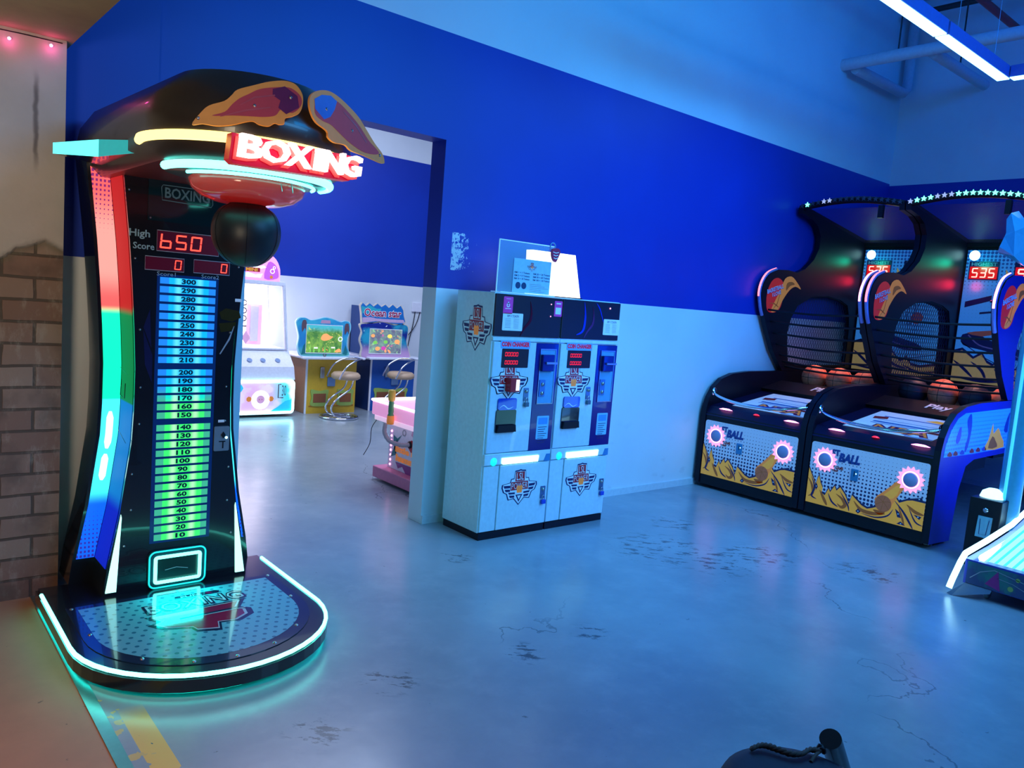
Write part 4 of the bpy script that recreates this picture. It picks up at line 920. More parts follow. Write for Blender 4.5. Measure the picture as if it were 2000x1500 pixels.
# ------------------------------------------------------------------ basketball machines
BXF = 5.70                                   # front plane x
BY1, BW = 4.095, .99                          # left side y, width
BM = empty('basketball_machine', (BXF, BY1 - BW / 2, 0), 'black basketball shooting machine against the white wall, farther from the camera', 'basketball machine', 'twin basketball machines')
def sp_(y): return Pl((BXF, y, 0), (1, 0, 0), (0, 0, 1), (0, -1, 0))      # side plane, coords (depth, z), facing camera side
def fr_p(x): return Pl((x, BY1, 0), (0, -1, 0), (0, 0, 1), (-1, 0, 0))     # front plane, coords (across, z)
SIDEB = mat('machine_side_black', (.005, .005, .014), .38)
SIDEB.node_tree.nodes['Principled BSDF'].inputs['Specular IOR Level'].default_value = .25
LOW = [(0, .04), (0, .60), (.004, .70), (.03, .79), (.09, .88), (.19, .955), (.35, 1.0), (.6, 1.02), (2.55, 1.04), (2.95, 1.04), (2.95, .0), (2.5, .0), (2.45, .62), (.62, .60), (.48, .56), (.41, .40), (.36, .02)]
UP = [(1.15, 1.03), (.95, 1.22), (.80, 1.44), (.70, 1.61), (.66, 1.74), (.69, 1.85), (.77, 1.93), (.90, 1.975), (1.06, 1.985), (1.22, 1.975), (1.36, 2.02), (1.50, 2.12), (1.575, 2.24), (1.575, 2.36), (1.50, 2.45), (1.38, 2.50), (1.20, 2.53), (1.19, 2.585), (1.28, 2.60), (2.52, 2.42), (2.52, 1.03)]
WIN = [(1.24, 1.12), (1.20, 1.25), (1.17, 1.40), (1.21, 1.54), (1.31, 1.67), (1.55, 1.765), (1.85, 1.79), (2.12, 1.765), (2.28, 1.72), (2.34, 1.60), (2.37, 1.45), (2.38, 1.08), (1.40, 1.075)]
lowp = [tuple(v)[:2] for v in LOW]
y0s, y1s = BY1, BY1 - BW + .045
gr = NG('side_gradient_print')
sides = []
for k, yy in enumerate((BY1, BY1 - BW + .045)):
    b = MB(); b.slab(sp_(yy), LOW, SIDEB, 0, .045); lo = b.build('lower_side_panel', BM)
    b = MB(); b.slab(sp_(yy), UP, SIDEB, 0, .045, holes=(WIN,)); u = b.build('upper_side_panel', BM); sides.append((lo, u))
    b = MB(); b.slab(sp_(yy), WIN, mesh_net('diamond_mesh', (.02, .03, .12), .075, .10) if 'diamond_mesh' not in MC else MC['diamond_mesh'], .02, .022); 
    MC['diamond_mesh'] = b.ms[0]; b.build('window_mesh', u)
    b = MB(); b.tube([sp_(yy).p(x, z_, .0225) for x, z_ in WIN], .014, BLK2, 6, closed=True); b.build('window_frame', u)
    # LED bumper on the arm's leading edge
    arc = [(.745, 1.54), (.70, 1.61), (.66, 1.74), (.69, 1.85), (.77, 1.93), (.90, 1.975)]
    arc = [tuple(v)[:2] for v in smooth(arc, 4)]
    b = MB(); b.tube([sp_(yy).p(x - .006, z_ + .004, .0225) for x, z_ in arc], .016, mat('clear_bumper', (.25, .22, .5), .15, coat=.5), 8); bu = b.build('bumper', u)
    b = MB(); b.tube([sp_(yy).p(x - .014, z_ + .008, .0225) for x, z_ in arc[7:]], .011, PINK if k else mat('rose_led', (.5, .1, .1), .3, emit=(1.0, .16, .22), es=3.0), 8); b.build('bumper_led', bu)
    # sticker: basketball with flames, BASKETBALL I LOVE
    for face, dd in ((sp_(yy), .046), ):
        sp = face; b = MB()
        P = [(.76, 1.62), (.745, 1.75), (.80, 1.86), (.90, 1.90), (1.0, 1.86), (1.02, 1.76), (1.0, 1.64), (.93, 1.585), (.82, 1.575)]
        b.poly(sp, [tuple(v)[:2] for v in smooth(P, 3, True)], mat('red_sticker', (.50, .02, .02), .35, emit=(.6, .02, .02), es=.32), dd)  # sticker carries weak emission for a stronger red, it is no lamp
        fl = [(.84, 1.585), (.95, 1.60), (1.02, 1.70), (1.12, 1.80), (1.22, 1.84), (1.32, 1.82), (1.24, 1.88), (1.13, 1.93), (1.02, 1.90), (.97, 1.80), (.90, 1.70)]
        b.poly(sp, [tuple(v)[:2] for v in smooth(fl, 3, True)], ORNG, dd + .001)
        b.poly(sp, [tuple(v)[:2] for v in smooth([(1.06, 1.79), (1.12, 1.84), (1.20, 1.86), (1.14, 1.88), (1.06, 1.86)], 3, True)], GOLDD, dd + .002)
        b.ribbon(sp, [(.86, 1.60), (.93, 1.66), (.96, 1.75)], .012, GOLDD, dd + .002, taper=True); b.ribbon(sp, [(.80, 1.66), (.88, 1.66), (.96, 1.63)], .012, GOLDD, dd + .002, taper=True)
        tp2 = Pl(sp.p(.79, 1.70, dd + .001), (1, 0, .28), (-.28, 0, 1), (0, -1, 0))
        for dx, m_, bo in ((.004, mat('purple_ink', (.10, .03, .35), .4), .05), (0, WHITE, .01)):
            b.text(tp2, 'BASKETBALL', -.03 + dx, .052 - dx, .24 + dx, .092 - dx, m_, .002 + (0 if dx else .001), bold=bo); b.text(tp2, 'I LOVE', .05 + dx, .005 - dx, .19 + dx, .042 - dx, m_, .002 + (0 if dx else .001), bold=bo)
        b.build('ball_sticker', u)
# front cabinet
b = MB(); y0, y1 = BY1 - .045, BY1 - BW + .045
b.box((BXF + .012, y1, .03), (BXF + .36, y0, .66), BLK2); b.box((BXF + .36, y1, .50), (BXF + 1.0, y0, .66), BLK2)
b.add([(BXF + .004, y0, .64), (BXF + .004, y1, .64), (BXF + .06, y1, .72), (BXF + .06, y0, .72), (BXF + .16, y0, .735), (BXF + .16, y1, .735), (BXF + 1.3, y0, .90), (BXF + 1.3, y1, .90), (BXF + 1.3, y0, .6), (BXF + 1.3, y1, .6)], [(0, 1, 2, 3), (3, 2, 5, 4), (4, 5, 7, 6), (6, 7, 9, 8)], NAVYB)
cabn = b.build('front_cabinet', BM)
FPB = fr_p(BXF + .010)
fx0, fx1, fz0, fz1 = .055, .935, .118, .598
HT = halftone('front_panel_dots', (.50, .66, .78), (.01, .02, .10), .0285, 1, .16, .56, .43, .06, .11)
b = MB(); b.slab(FPB, b.rrect_pts(fx0, fz0, fx1, fz1, .02), HT, 0, .006)
def FPt(u, v): return (fx0 + u * (fx1 - fx0), fz0 + v * (fz1 - fz0))
def fpoly(pts, m, d, sm=0): 
    q = [FPt(*p_) for p_ in pts]
    if sm: q = [tuple(v)[:2] for v in smooth(q, sm, True)]
    b.poly(FPB, q, m, d)
flame = [(0, 0), (0, .56), (.03, .46), (.05, .40), (.075, .30), (.09, .42), (.10, .47), (.12, .36), (.145, .28), (.14, .20), (.17, .17), (.20, .30), (.215, .24), (.25, .36), (.27, .29), (.30, .36), (.35, .26), (.37, .20), (.39, .12), (.41, .28), (.44, .24), (.50, .16), (.55, .13), (.60, .17), (.63, .20), (.68, .20), (.70, .28), (.72, .34), (.76, .42), (.80, .34), (.86, .40), (.90, .42), (1, .42), (1, 0)]
fpoly([(x, (y + .03 if 0 < y else 0)) for x, y in flame], NAVY, .0065); fpoly(flame, GOLD, .0070)
for pts, w_, m_ in (([(.0, .40), (.04, .30), (.06, .16), (.02, .10)], .010, GOLDD), ([(.03, .44), (.07, .26), (.05, .12), (.10, .08)], .014, NAVY), ([(.12, .24), (.17, .10), (.20, .02)], .012, GOLDD), ([(.20, .22), (.24, .10), (.30, .04)], .012, NAVY), ([(.27, .24), (.33, .18), (.36, .10), (.33, .05), (.29, .09)], .014, GOLDD), ([(.30, .30), (.38, .12), (.40, .02)], .010, NAVY),
                    ([(.43, .20), (.50, .09), (.60, .08), (.70, .12)], .014, GOLDD), ([(.50, .04), (.62, .03), (.72, .10), (.76, .22)], .010, NAVY), ([(.60, .14), (.66, .12), (.70, .18)], .016, GOLDD), ([(.76, .36), (.84, .22), (.90, .08), (.93, .0)], .014, NAVY), ([(.86, .34), (.93, .26), (1.0, .24)], .012, GOLDD), ([(.88, .30), (.94, .12), (1.0, .08)], .010, NAVY), ([(.80, .28), (.84, .12), (.86, .02)], .008, GOLDD)):
    b.ribbon(FPB, [tuple(v)[:2] for v in smooth([FPt(*q) for q in pts], 4)], w_ * (2.0 if m_ is GOLDD else 1.15), m_, .0075 if m_ is GOLDD else .0078, taper=True)
for pts in ([(.07, .30), (.085, .22), (.10, .28), (.085, .34)], [(.455, .05), (.475, .10), (.50, .06), (.48, .02)], [(.775, .24), (.80, .12), (.83, .12), (.81, .20)], [(.80, .02), (.83, .07), (.87, .02)], [(.92, .22), (.97, .16), (.985, .21)], [(.90, .45), (.97, .49), (.98, .44)]):
    fpoly(pts, NAVY, .0078); cx_ = sum(q[0] for q in pts) / len(pts); cy_ = sum(q[1] for q in pts) / len(pts); b.disc(FPB, *FPt(cx_, cy_), .005, WHITE, .0082, 8)
# flaming ball
fpoly([(.60, .30), (.66, .44), (.72, .56), (.77, .66), (.83, .62), (.80, .48), (.765, .36), (.74, .26), (.70, .20)], ORNG, .0080, 2); fpoly([(.66, .36), (.72, .50), (.79, .62), (.79, .52), (.75, .38)], GOLD, .0084, 2)
b.disc(FPB, *FPt(.675, .27), .060, mat('basketball_print', (.62, .16, .06), .4, emit=(.62, .16, .06), es=.08), .0088); c0 = FPt(.675, .27)
for a in (20, 80, 140): b.ribbon(FPB, [(c0[0] + .058 * math.cos(math.radians(a)) * t, c0[1] + .058 * math.sin(math.radians(a)) * t + .012 * (1 - t * t)) for t in (-1, -.5, 0, .5, 1)], .003, GOLDD, .0090)
BL = mat('blue_graffiti_ink', (.01, .06, .28), .4)
tq = Pl(FPB.p(*FPt(.19, .80), 0), (0, -1, .03), (0, .03, 1), (-1, 0, 0))
b.text(tq, 'ST', .0, .015, .065, .065, BL, .0075, bold=.06); b.text(tq, 'BALL', .055, -.025, .22, .045, BL, .0075, bold=.07, shear=.2)
b.text(tq, 'SHOT GAME', -.03, -.085, .10, -.062, CRIM, .0075, bold=.04); b.text(tq, 'TIME', .01, -.105, .06, -.090, CRIM, .0075, bold=.04)
fpn = b.build('graphic_panel', cabn)
for (u, v) in ((.135, .74), (.865, .715)):
    X, Z = FPt(u, v); b = MB()
    b.ring(FPB, X, Z, .050, .088, mat('pink_glow_ring', (.6, .3, .5), .4, emit=(1.0, .36, .52), es=1.1), .009, 30, .13); b.ring(FPB, X, Z, .052, .062, PINK, .0095, 30)
    ri = b.build('speaker_led_ring', fpn)
    b = MB(); b.lathe(FPB.p(X, Z, .008), [(.0001, -.012), (.045, -.012), (.052, -.004), (.053, 0)], mat('speaker_grille', (.40, .36, .56), .5), 28, axis='x'); b.build('speaker', ri)
b = MB(); X, Z = FPt(.41, .60); b.box(FPB.p(X - .028, Z - .045, .005), FPB.p(X + .028, Z + .045, .016), mat('blue_coin_plate', (.06, .28, .50), .3, .4), .004); b.rect(FPB, X - .003, Z - .01, X + .003, Z + .03, BLK2, .0165)
cp = b.build('coin_slot', fpn); b = MB(); b.disc(FPB, X + .014, Z + .012, .005, ICE, .017, 8); b.build('coin_light', cp)
# lip lights
for yy, m_, r_ in ((BY1 - .215, PINK, .066), (BY1 - .835, PINK, .066), (BY1 - .515, mat('red_button_light', (.5, .02, .02), .3, emit=(1.0, .02, .06), es=1.6), .030)):
    b = MB(); b.lathe((BXF + .045, yy, .707), [(.0001, .012), (r_ * .5, .010), (r_, 0)], m_, 20, sx=.42, sy=1); b.build('lip_light' if m_ is PINK else 'start_button', cabn)
# ramp decal: court board with NBA lettering, behind it the black guide board
RP = Pl((BXF + .16, BY1, .7375), (0, -1, 0), (1, 0, .1447), (-.1447, 0, 1))
b = MB(); RW = mat('ramp_print_white', (.78, .82, .88), .4, emit=(.58, .66, .78), es=.14); b.slab(RP, [(.20, .0), (.86, .0), (.86, .64), (.20, .64)], RW, .001, .003)
RB = mat('ramp_print_blue', (.04, .20, .55), .3, emit=(.04, .2, .55), es=.05)
for v0, v1 in ((.0, .022), (.235, .25), (.27, .31), (.36, .37), (.47, .495)): b.rect(RP, .30 if v0 > .1 else .66, v0, .86, v1, RB, .0035)
b.text(RP, 'NBA', .37, .035, .82, .215, mat('nba_outline_ink', (.20, .01, .10), .35), .0040, bold=.09, shear=-.05); b.text(RP, 'NBA', .385, .05, .805, .20, ORNG, .0046, bold=.0, shear=-.05)
b.poly(RP, [(.66, .19), (.86, .16), (.86, .22), (.70, .23)], CRIM, .0042); b.poly(RP, [(.26, .36), (.36, .40), (.34, .47), (.24, .44)], CRIM, .0042); b.poly(RP, [(.60, .52), (.74, .50), (.80, .56), (.66, .58)], GOLD, .0042); b.poly(RP, [(.70, .60), (.86, .58), (.86, .62), (.72, .63)], mat('ramp_print_lilac', (.35, .20, .45), .4), .0042)
b.build('court_decal', cabn)
b = MB(); b.box((BXF + .85, y1, .62), (BXF + 1.2, y0, .87), BLK2)
b.add([(BXF + .82, y0, .865), (BXF + .82, y1, .865), (BXF + 1.16, y1, .935), (BXF + 1.16, y0, .935), (BXF + 1.2, y0, .90), (BXF + 1.2, y1, .90)], [(0, 1, 2, 3), (3, 2, 5, 4)], BLK2); gb = b.build('guide_board', BM)
GPn = Pl((BXF + .82, BY1, .867), (0, -1, 0), (.34, 0, .07), (-.07, 0, .34))
b = MB(); b.text(GPn, 'Play game', .46, .10, .93, .27, WHITE, .002, bold=.03); b.build('guide_lettering', gb)
b = MB(); b.box((BXF + 1.16, y1, .56), (BXF + 2.5, y0, .875), BLK2); b.build('ball_trough', BM)
# chrome handrail
b = MB(); b.tube([tuple(v) for v in smooth([(BXF + .085, BY1 - .05, .835), (BXF + .02, BY1 - .14, .815), (BXF - .02, BY1 - .30, .793), (BXF - .035, BY1 - .495, .785), (BXF - .02, BY1 - .69, .793), (BXF + .02, BY1 - .85, .815), (BXF + .085, BY1 - BW + .05, .835)], 5)], .013, CHROME, 10); hr = b.build('handrail', BM)
for yy in (BY1 - .048, BY1 - BW + .048):
    b = MB(); sy = -1 if yy > BY1 - .5 else 1; b.lathe((BXF + .09, yy, .838), [(.0001, .016 * sy), (.022, .014 * sy), (.032, 0)], CHROME, 18, axis='y', sy=1.3); b.build('handrail_flange', hr)
# safety ropes between the arms
LA = [(1.15, 1.03), (.95, 1.22), (.80, 1.44), (.70, 1.61)]
def edge(z_):
    for (xa, za), (xb, zb_) in zip(LA, LA[1:]):
        if za <= z_ <= zb_: return xa + (xb - xa) * (z_ - za) / (zb_ - za)
    return .70
for z_ in (1.60, 1.495, 1.39, 1.285, 1.185, 1.12, 1.075):
    b = MB(); xx = edge(z_) + .09; b.tube([(BXF + xx, BY1 - .03 - .93 * t, z_ - .02 * math.sin(math.pi * t)) for t in [i / 8 for i in range(9)]], .0105, BLK2, 6); b.build('safety_rope', BM)
# backboard
XB = BXF + 2.50; BP = fr_p(XB)
b = MB(); b.box((XB, y1, 1.03), (XB + .03, y0, 2.42), SIDEB)
bb0, bb1, bz0, bz1 = .060, .93, 1.06, 2.32
BD = halftone('backboard_dots', (.035, .24, .66), (.008, .05, .26), .034, 1, 1.9, 2.3, .05, .42, .42)
b.slab(BP, [(bb0, bz0), (bb1, bz0), (bb1, bz1), (bb0, bz1)], BD, .001, .004)
def BQ(u, v): return (bb0 + u * (bb1 - bb0), bz0 + v * (bz1 - bz0))
def bpoly(pts, m, d, sm=0):
    q = [BQ(*p_) for p_ in pts]
    if sm: q = [tuple(v)[:2] for v in smooth(q, sm, True)]
    b.poly(BP, q, m, d)
BG = mat('backboard_flame', (.55, .36, .12), .35, emit=(.55, .36, .12), es=.22); BN = mat('backboard_navy', (.01, .015, .12), .35)
f2 = [(0, 0), (0, .22), (.08, .24), (.20, .18), (.28, .22), (.34, .16), (.40, .14), (.46, .18), (.52, .13), (.58, .10), (.64, .14), (.70, .08), (.80, .07), (1, .10), (1, 0)]
bpoly([(x, y + .02 if y else 0) for x, y in f2], BN, .0045); bpoly(f2, BG, .005)
for pts in ([(.0, .16), (.12, .10), (.22, .04)], [(.18, .16), (.30, .10), (.36, .02)], [(.42, .12), (.52, .07), (.66, .05)], [(.60, .08), (.80, .03), (.98, .05)], [(.05, .03), (.3, .02), (.5, .03)]):
    b.ribbon(BP, [tuple(v)[:2] for v in smooth([BQ(*q) for q in pts], 4)], .028, BN, .0055, taper=True)
# sneaker, ball and dunk artwork
bpoly([(.06, .36), (.22, .37), (.34, .33), (.62, .28), (.76, .25), (.80, .21), (.60, .20), (.30, .25), (.08, .28)], BN, .005, 3); b.ribbon(BP, [tuple(v)[:2] for v in smooth([BQ(*q) for q in [(.12, .36), (.24, .29), (.44, .26), (.70, .21)]], 4)], .012, mat('sneaker_lilac', (.35, .25, .5), .4), .0056)
bpoly([(.10, .375), (.30, .40), (.50, .415), (.42, .39), (.26, .355)], mat('sneaker_rust', (.42, .12, .08), .4, emit=(.42, .12, .08), es=.1), .0055, 2)
b.ribbon(BP, [BQ(*q) for q in [(.06, .30), (.30, .20), (.56, .12), (.95, .18)]], .008, BN, .005); b.ribbon(BP, [BQ(*q) for q in [(.34, .23), (.60, .14), (.95, .20)]], .005, WHITE, .0052)
bpoly([(.04, .565), (.30, .625), (.30, .665), (.04, .61)], BN, .005); bpoly([(.42, .60), (.66, .65), (.66, .68), (.42, .64)], BN, .005); bpoly([(.20, .52), (.48, .55), (.48, .565), (.20, .535)], BN, .005)
bpoly([(.40, .86), (.46, .80), (.60, .74), (.62, .68), (.55, .64), (.46, .66), (.42, .74)], BG, .0055, 2); bpoly([(.38, .50), (.44, .50), (.43, .40), (.39, .40)], BN, .005)
b.disc(BP, *BQ(.70, .46), .06, mat('backboard_ball', (.45, .10, .05), .4, emit=(.45, .1, .05), es=.1), .0055)
bbd = b.build('backboard', BM)
for u, txt, val, wd_ in ((.035, 'HIGHEST', '535', .26), (.48, 'TIME', '55', .22)):
    X0, Z1 = BQ(u, .915); b = MB(); b.slab(BP, [(X0, Z1 - .175), (X0 + wd_, Z1 - .175), (X0 + wd_, Z1), (X0, Z1)], BN, .005, .012); b.rect(BP, X0 + .01, Z1 - .165, X0 + wd_ - .01, Z1 - .05, REDBG, .0125)
    b.text(BP, txt, X0 + .02, Z1 - .042, X0 + wd_ - .02, Z1 - .010, mat('dim_display_text', (.20, .28, .50), .4), .0128, bold=.02); d_ = b.build('score_display', bbd)
    b = MB(); b.seg(BP, val, X0 + .025, Z1 - .153, X0 + wd_ - .035, Z1 - .062, REDHOT, .0135, gap=.3, w=.2); b.build('digits', d_)
X, Z = BQ(.085, .955); b = MB(); b.lathe(BP.p(X - .01, Z + .005, .006), [(.0001, -.016), (.035, -.014), (.048, 0)], ICE, 22, axis='x'); b.build('spot_lamp', bbd)
# hoop
hx, hy, hz = XB - .30, BY1 - .62, 1.825
b = MB(); b.tube([(hx + .19 * math.cos(t), hy + .19 * math.sin(t), hz) for t in [i * math.pi / 16 for i in range(32)]], .012, mat('hoop_purple', (.20, .05, .30), .3, .3), 8, closed=True); b.box((XB - .12, hy - .05, hz - .012), (XB, hy + .05, hz + .01), BLK2); hp_ = b.build('hoop', BM)
b = MB()
for i in range(12):
    t = i * math.pi / 6; t2 = t + math.pi / 6; b.tube([(hx + .19 * math.cos(t), hy + .19 * math.sin(t), hz), (hx + .15 * math.cos(t2), hy + .15 * math.sin(t2), hz - .13), (hx + .11 * math.cos(t), hy + .11 * math.sin(t), hz - .26)], .0025, mat('net_cord', (.05, .08, .30), .6), 4)
b.build('hoop_net', hp_)
# roof net, top bar with star lamps
NETM = mesh_net('roof_net', (.006, .004, .06), .020, .17, 'grid')
b = MB(); b.add([(BXF + 1.27, y0, 2.575), (BXF + 1.27, y1, 2.575), (XB, y1, 2.385), (XB, y0, 2.385)], [(0, 1, 2, 3)], NETM); b.build('roof_net', BM)
b = MB(); b.box((XB - .02, y1, 2.35), (XB + .03, y0, 2.42), BLK2); b.build('rear_crossbar', BM)
bar = [(BXF + 1.22, BY1 - .008 - .974 * t, 2.585 + .055 * math.sin(math.pi * t)) for t in [i / 14 for i in range(15)]]
b = MB(); b.tube(bar, .030, BLK2, 8); tb = b.build('top_bar', BM)
def star(mb, c, r, m):
    pl = Pl(c, (0, -1, 0), (0, 0, 1), (-1, 0, 0)); mb.slab(pl, [((r if i % 2 == 0 else r * .45) * math.cos(math.radians(36 * i + 90)), (r if i % 2 == 0 else r * .45) * math.sin(math.radians(36 * i + 90))) for i in range(10)], m, 0, .008)
GST = mat('star_lamp_green', (.1, .5, .3), .3, emit=(.12, 1.0, .72), es=4.0); WST = mat('star_lamp_dim', (.3, .3, .4), .3, emit=(.5, .6, .9), es=.7); OST = mat('star_lamp_off', (.05, .05, .08), .3)
def stars(tbar, y_off, lit):
    for i in range(18):
        t = (i + .7) / 18.4; b = MB(); c = (BXF + 1.185, BY1 + y_off - .99 * t, 2.592 + .055 * math.sin(math.pi * t)); star(b, c, .024, lit(i)); b.build('star_lamp', tbar)
# hanging black mic-like brackets under the bar's right end
b = MB(); b.box((BXF + 1.20, BY1 - .80, 2.47), (BXF + 1.24, BY1 - .76, 2.58), BLK2); b.build('bar_bracket', tb)
# ------- second machine is a copy
BM2 = copy_tree(BM, None, (0, -1.0, 0)); BM2['label'] = 'black basketball shooting machine nearer the camera, its right side glowing blue'
tb2 = [c for c in BM2.children if c.name.startswith('top_bar')][0]
stars(tb, 0, lambda i: GST if i == 1 else (WST if i in (4, 5) else OST)); stars(tb2, -1.0, lambda i: GST if (1 <= i <= 3 or i >= 7) else WST)
# outer side artwork on the nearer machine
lo2 = [c for c in BM2.children if c.name.startswith('lower_side_panel')][1]; up2 = [c for c in BM2.children if c.name.startswith('upper_side_panel')][1]
YO = BY1 - 1.0 - BW; OP = Pl((BXF, YO, 0), (1, 0, 0), (0, 0, 1), (0, -1, 0))
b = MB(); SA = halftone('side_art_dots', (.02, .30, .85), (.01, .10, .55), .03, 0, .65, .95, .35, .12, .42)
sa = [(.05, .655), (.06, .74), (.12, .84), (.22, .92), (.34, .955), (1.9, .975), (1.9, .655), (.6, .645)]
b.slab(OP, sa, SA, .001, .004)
def om(pts, m, d, sm=3): b.poly(OP, [tuple(v)[:2] for v in smooth(pts, sm, True)], m, d)
om([(.80, .66), (.85, .74), (.90, .86), (.94, .78), (1.02, .82), (1.10, .76), (1.2, .66)], GOLD, .005, 2); om([(.86, .67), (.92, .76), (1.0, .72), (1.05, .67)], GOLDD, .0055, 2)
om([(.40, .70), (.43, .80), (.38, .90), (.44, .95), (.48, .86), (.47, .74), (.43, .67)], BL, .005); om([(.22, .76), (.25, .84), (.29, .86), (.30, .78), (.26, .74)], mat('side_art_violet', (.15, .10, .40), .4), .005); om([(1.15, .80), (1.22, .93), (1.3, .90), (1.24, .78)], BL, .005)
for xx in (.10, .2, .32, .5, .62, .74): om([(xx, .66), (xx + .03, .69), (xx + .07, .68), (xx + .09, .655)], BL if xx % .2 > .1 else CRIM, .005, 2)
b.build('side_artwork', lo2)
SKB = mat('painted_blue_glow', (.012, .02, .30), .35)  # blue light on the black side, put into the colour of an added skin
b = MB(); b.slab(OP, LOW, SKB, .0, .0008); b.build('blue_glow_skin', lo2)
b = MB(); b.slab(OP, UP, SKB, .0, .0008, holes=(WIN,)); b.build('blue_glow_skin', up2)
b = MB(); P = [(.76, 1.62), (.745, 1.75), (.80, 1.86), (.90, 1.90), (1.0, 1.86), (1.02, 1.76), (1.0, 1.64), (.93, 1.585), (.82, 1.575)]
b.poly(OP, [tuple(v)[:2] for v in smooth(P, 3, True)], MC['red_sticker'], .0016); om([(.84, 1.585), (.95, 1.60), (1.02, 1.70), (1.12, 1.80), (1.24, 1.88), (1.02, 1.90), (.97, 1.80), (.90, 1.70)], ORNG, .002)
tp2 = Pl(OP.p(.79, 1.70, .002), (1, 0, .28), (-.28, 0, 1), (0, -1, 0)); b.text(tp2, 'BASKETBALL', -.03, .052, .24, .092, WHITE, .002, bold=.02); b.text(tp2, 'I LOVE', .05, .005, .19, .042, WHITE, .002, bold=.02); b.build('ball_sticker', up2)
b = MB(); b.lathe((BXF + .15, YO + .06, 0), [(.0001, 0), (.03, 0), (.03, .012), (.008, .014), (.008, .05)], STEEL, 14); b.build('levelling_foot', BM2)
# basketballs in the troughs
BOR = ball_mat('orange_rubber', (.92, .22, .11)); BBK = ball_mat('dark_rubber', (.015, .016, .035))
def ball(x, y, m, label, grp):
    r = .119; z_ = .876 + r; b = MB(); n = 12
    b.lathe((x, y, z_), [(r * math.sin(math.pi * j / n) + (1e-5 if j in (0, n) else 0), -r * math.cos(math.pi * j / n)) for j in range(n + 1)], m, 24); o = b.build('basketball'); recenter(o, (x, y, z_ - r)); top_tag(o, label, 'basketball', grp)
    b = MB(); k = r * 1.001
    for f in (lambda t: (k * math.cos(t), k * math.sin(t), 0), lambda t: (k * math.cos(t), 0, k * math.sin(t)), lambda t: (0, k * math.cos(t), k * math.sin(t))):
        b.tube([(x + p_[0], y + p_[1], z_ + p_[2]) for p_ in [f(i * math.pi / 12) for i in range(24)]], .0022, BLK2, 4, closed=True)
    s_ = b.build('seam', o); return o
lab1 = ['leftmost orange basketball in the farther machine', 'second orange basketball from the left in the farther machine', 'third orange basketball from the left in the farther machine', 'rightmost orange basketball in the farther machine, half behind its arm']
for i, yy in enumerate((3.80, 3.555, 3.31, 3.232)): ball(7.02 + (.24 if i == 3 else 0), yy, BOR, lab1[i], 'basketballs in the farther machine')
lab2 = ['leftmost dark basketball in the nearer machine', 'orange basketball just above the Play lettering in the nearer machine', 'dark basketball between the two orange ones in the nearer machine', 'rightmost orange basketball in the nearer machine, by the arm', 'orange basketball in the back row of the nearer machine, on the left', 'orange basketball in the back row of the nearer machine, on the right']
for i, (xx, yy, m_) in enumerate(((7.02, 2.885, BBK), (7.02, 2.64, BOR), (7.02, 2.395, BBK), (7.26, 2.24, BOR), (7.25, 2.73, BOR), (7.50, 2.30, BOR))): ball(xx, yy, m_, lab2[i], 'basketballs in the nearer machine')
for k, yb_ in ((0, 0), (1, -1.0)):
    area('trough_fill_%d' % k, (7.3, BY1 - .5 + yb_, 2.1), (7.1, BY1 - .5 + yb_, .9), .3, (1.0, .40, .30), 3.2, .5, 60)  # unseen reddish fill added to bring out the orange balls
    point('backboard_spot_%d' % k, (XB - .16, BY1 - .18 + yb_, 2.18), (.0, 1.0, .55), 1.1, .04); point('backboard_red_%d' % k, (XB - .10, BY1 - .14 + yb_, 1.98), (1.0, .01, .04), 1.3, .05)

# ------------------------------------------------------------------ back room
# claw machine
CM = empty('claw_machine', (3.42, 8.55, 0), 'white and pink claw machine with a blazing lit case, right behind the boxing machine', 'arcade machine')
WP_ = mat('claw_white_plastic', (.80, .80, .88), .3); PKP = mat('claw_pink_plastic', (.85, .45, .65), .3, emit=(.9, .4, .65), es=.25)
CW = Pl((3.42, 8.2, 0), (1, 0, 0), (0, 0, 1), (0, -1, 0))
b = MB(); b.box((3.05, 8.2, .03), (3.79, 8.90, .42), WP_, .02); b.build('base_cabinet', CM)
b = MB(); b.slab(Pl((3.05, 0, 0), (0, 1, 0), (0, 0, 1), (-1, 0, 0)), [(8.20, .42), (8.90, .42), (8.90, .74), (8.42, .74), (8.24, .56)], WP_, -.74, 0); b.build('control_deck', CM)
CG = mat('claw_case_glow', (.9, .9, .9), .4, emit=(1.0, .90, 1.0), es=6)
b = MB()
def trap(y, xl0, xr0, xl1, xr1, z0, z1): return [(xl0, y, z0), (xr0, y, z0), (xr1, y, z1), (xl1, y, z1)]
fq = trap(8.40, 3.07, 3.76, 3.09, 3.69, .74, 1.46); bq = trap(8.90, 3.07, 3.76, 3.09, 3.70, .74, 1.46)
for i, j in ((0, 1), (1, 2), (2, 3), (3, 0)):
    pass
for (a, c) in ((fq[0], fq[3]), (fq[1], fq[2]), (bq[1], bq[2]), (bq[0], bq[3])): b.tube([a, c], .022, WP_, 4)
b.box((3.07, 8.38, 1.45), (3.71, 8.90, 1.50), WP_, .01); b.box((3.07, 8.39, .73), (3.74, 8.90, .755), WP_, .01); b.build('case_frame', CM)
b = MB(); b.add([(fq[0][0], 8.86, .76), (fq[1][0], 8.86, .76), (fq[2][0], 8.86, 1.45), (fq[3][0], 8.86, 1.45)], [(0, 1, 2, 3)], CG); b.add([(3.10, 8.42, 1.445), (3.62, 8.42, 1.445), (3.62, 8.85, 1.445), (3.10, 8.85, 1.445)], [(0, 1, 2, 3)], CG); b.build('lit_back', CM)
CP8 = front(8.80)
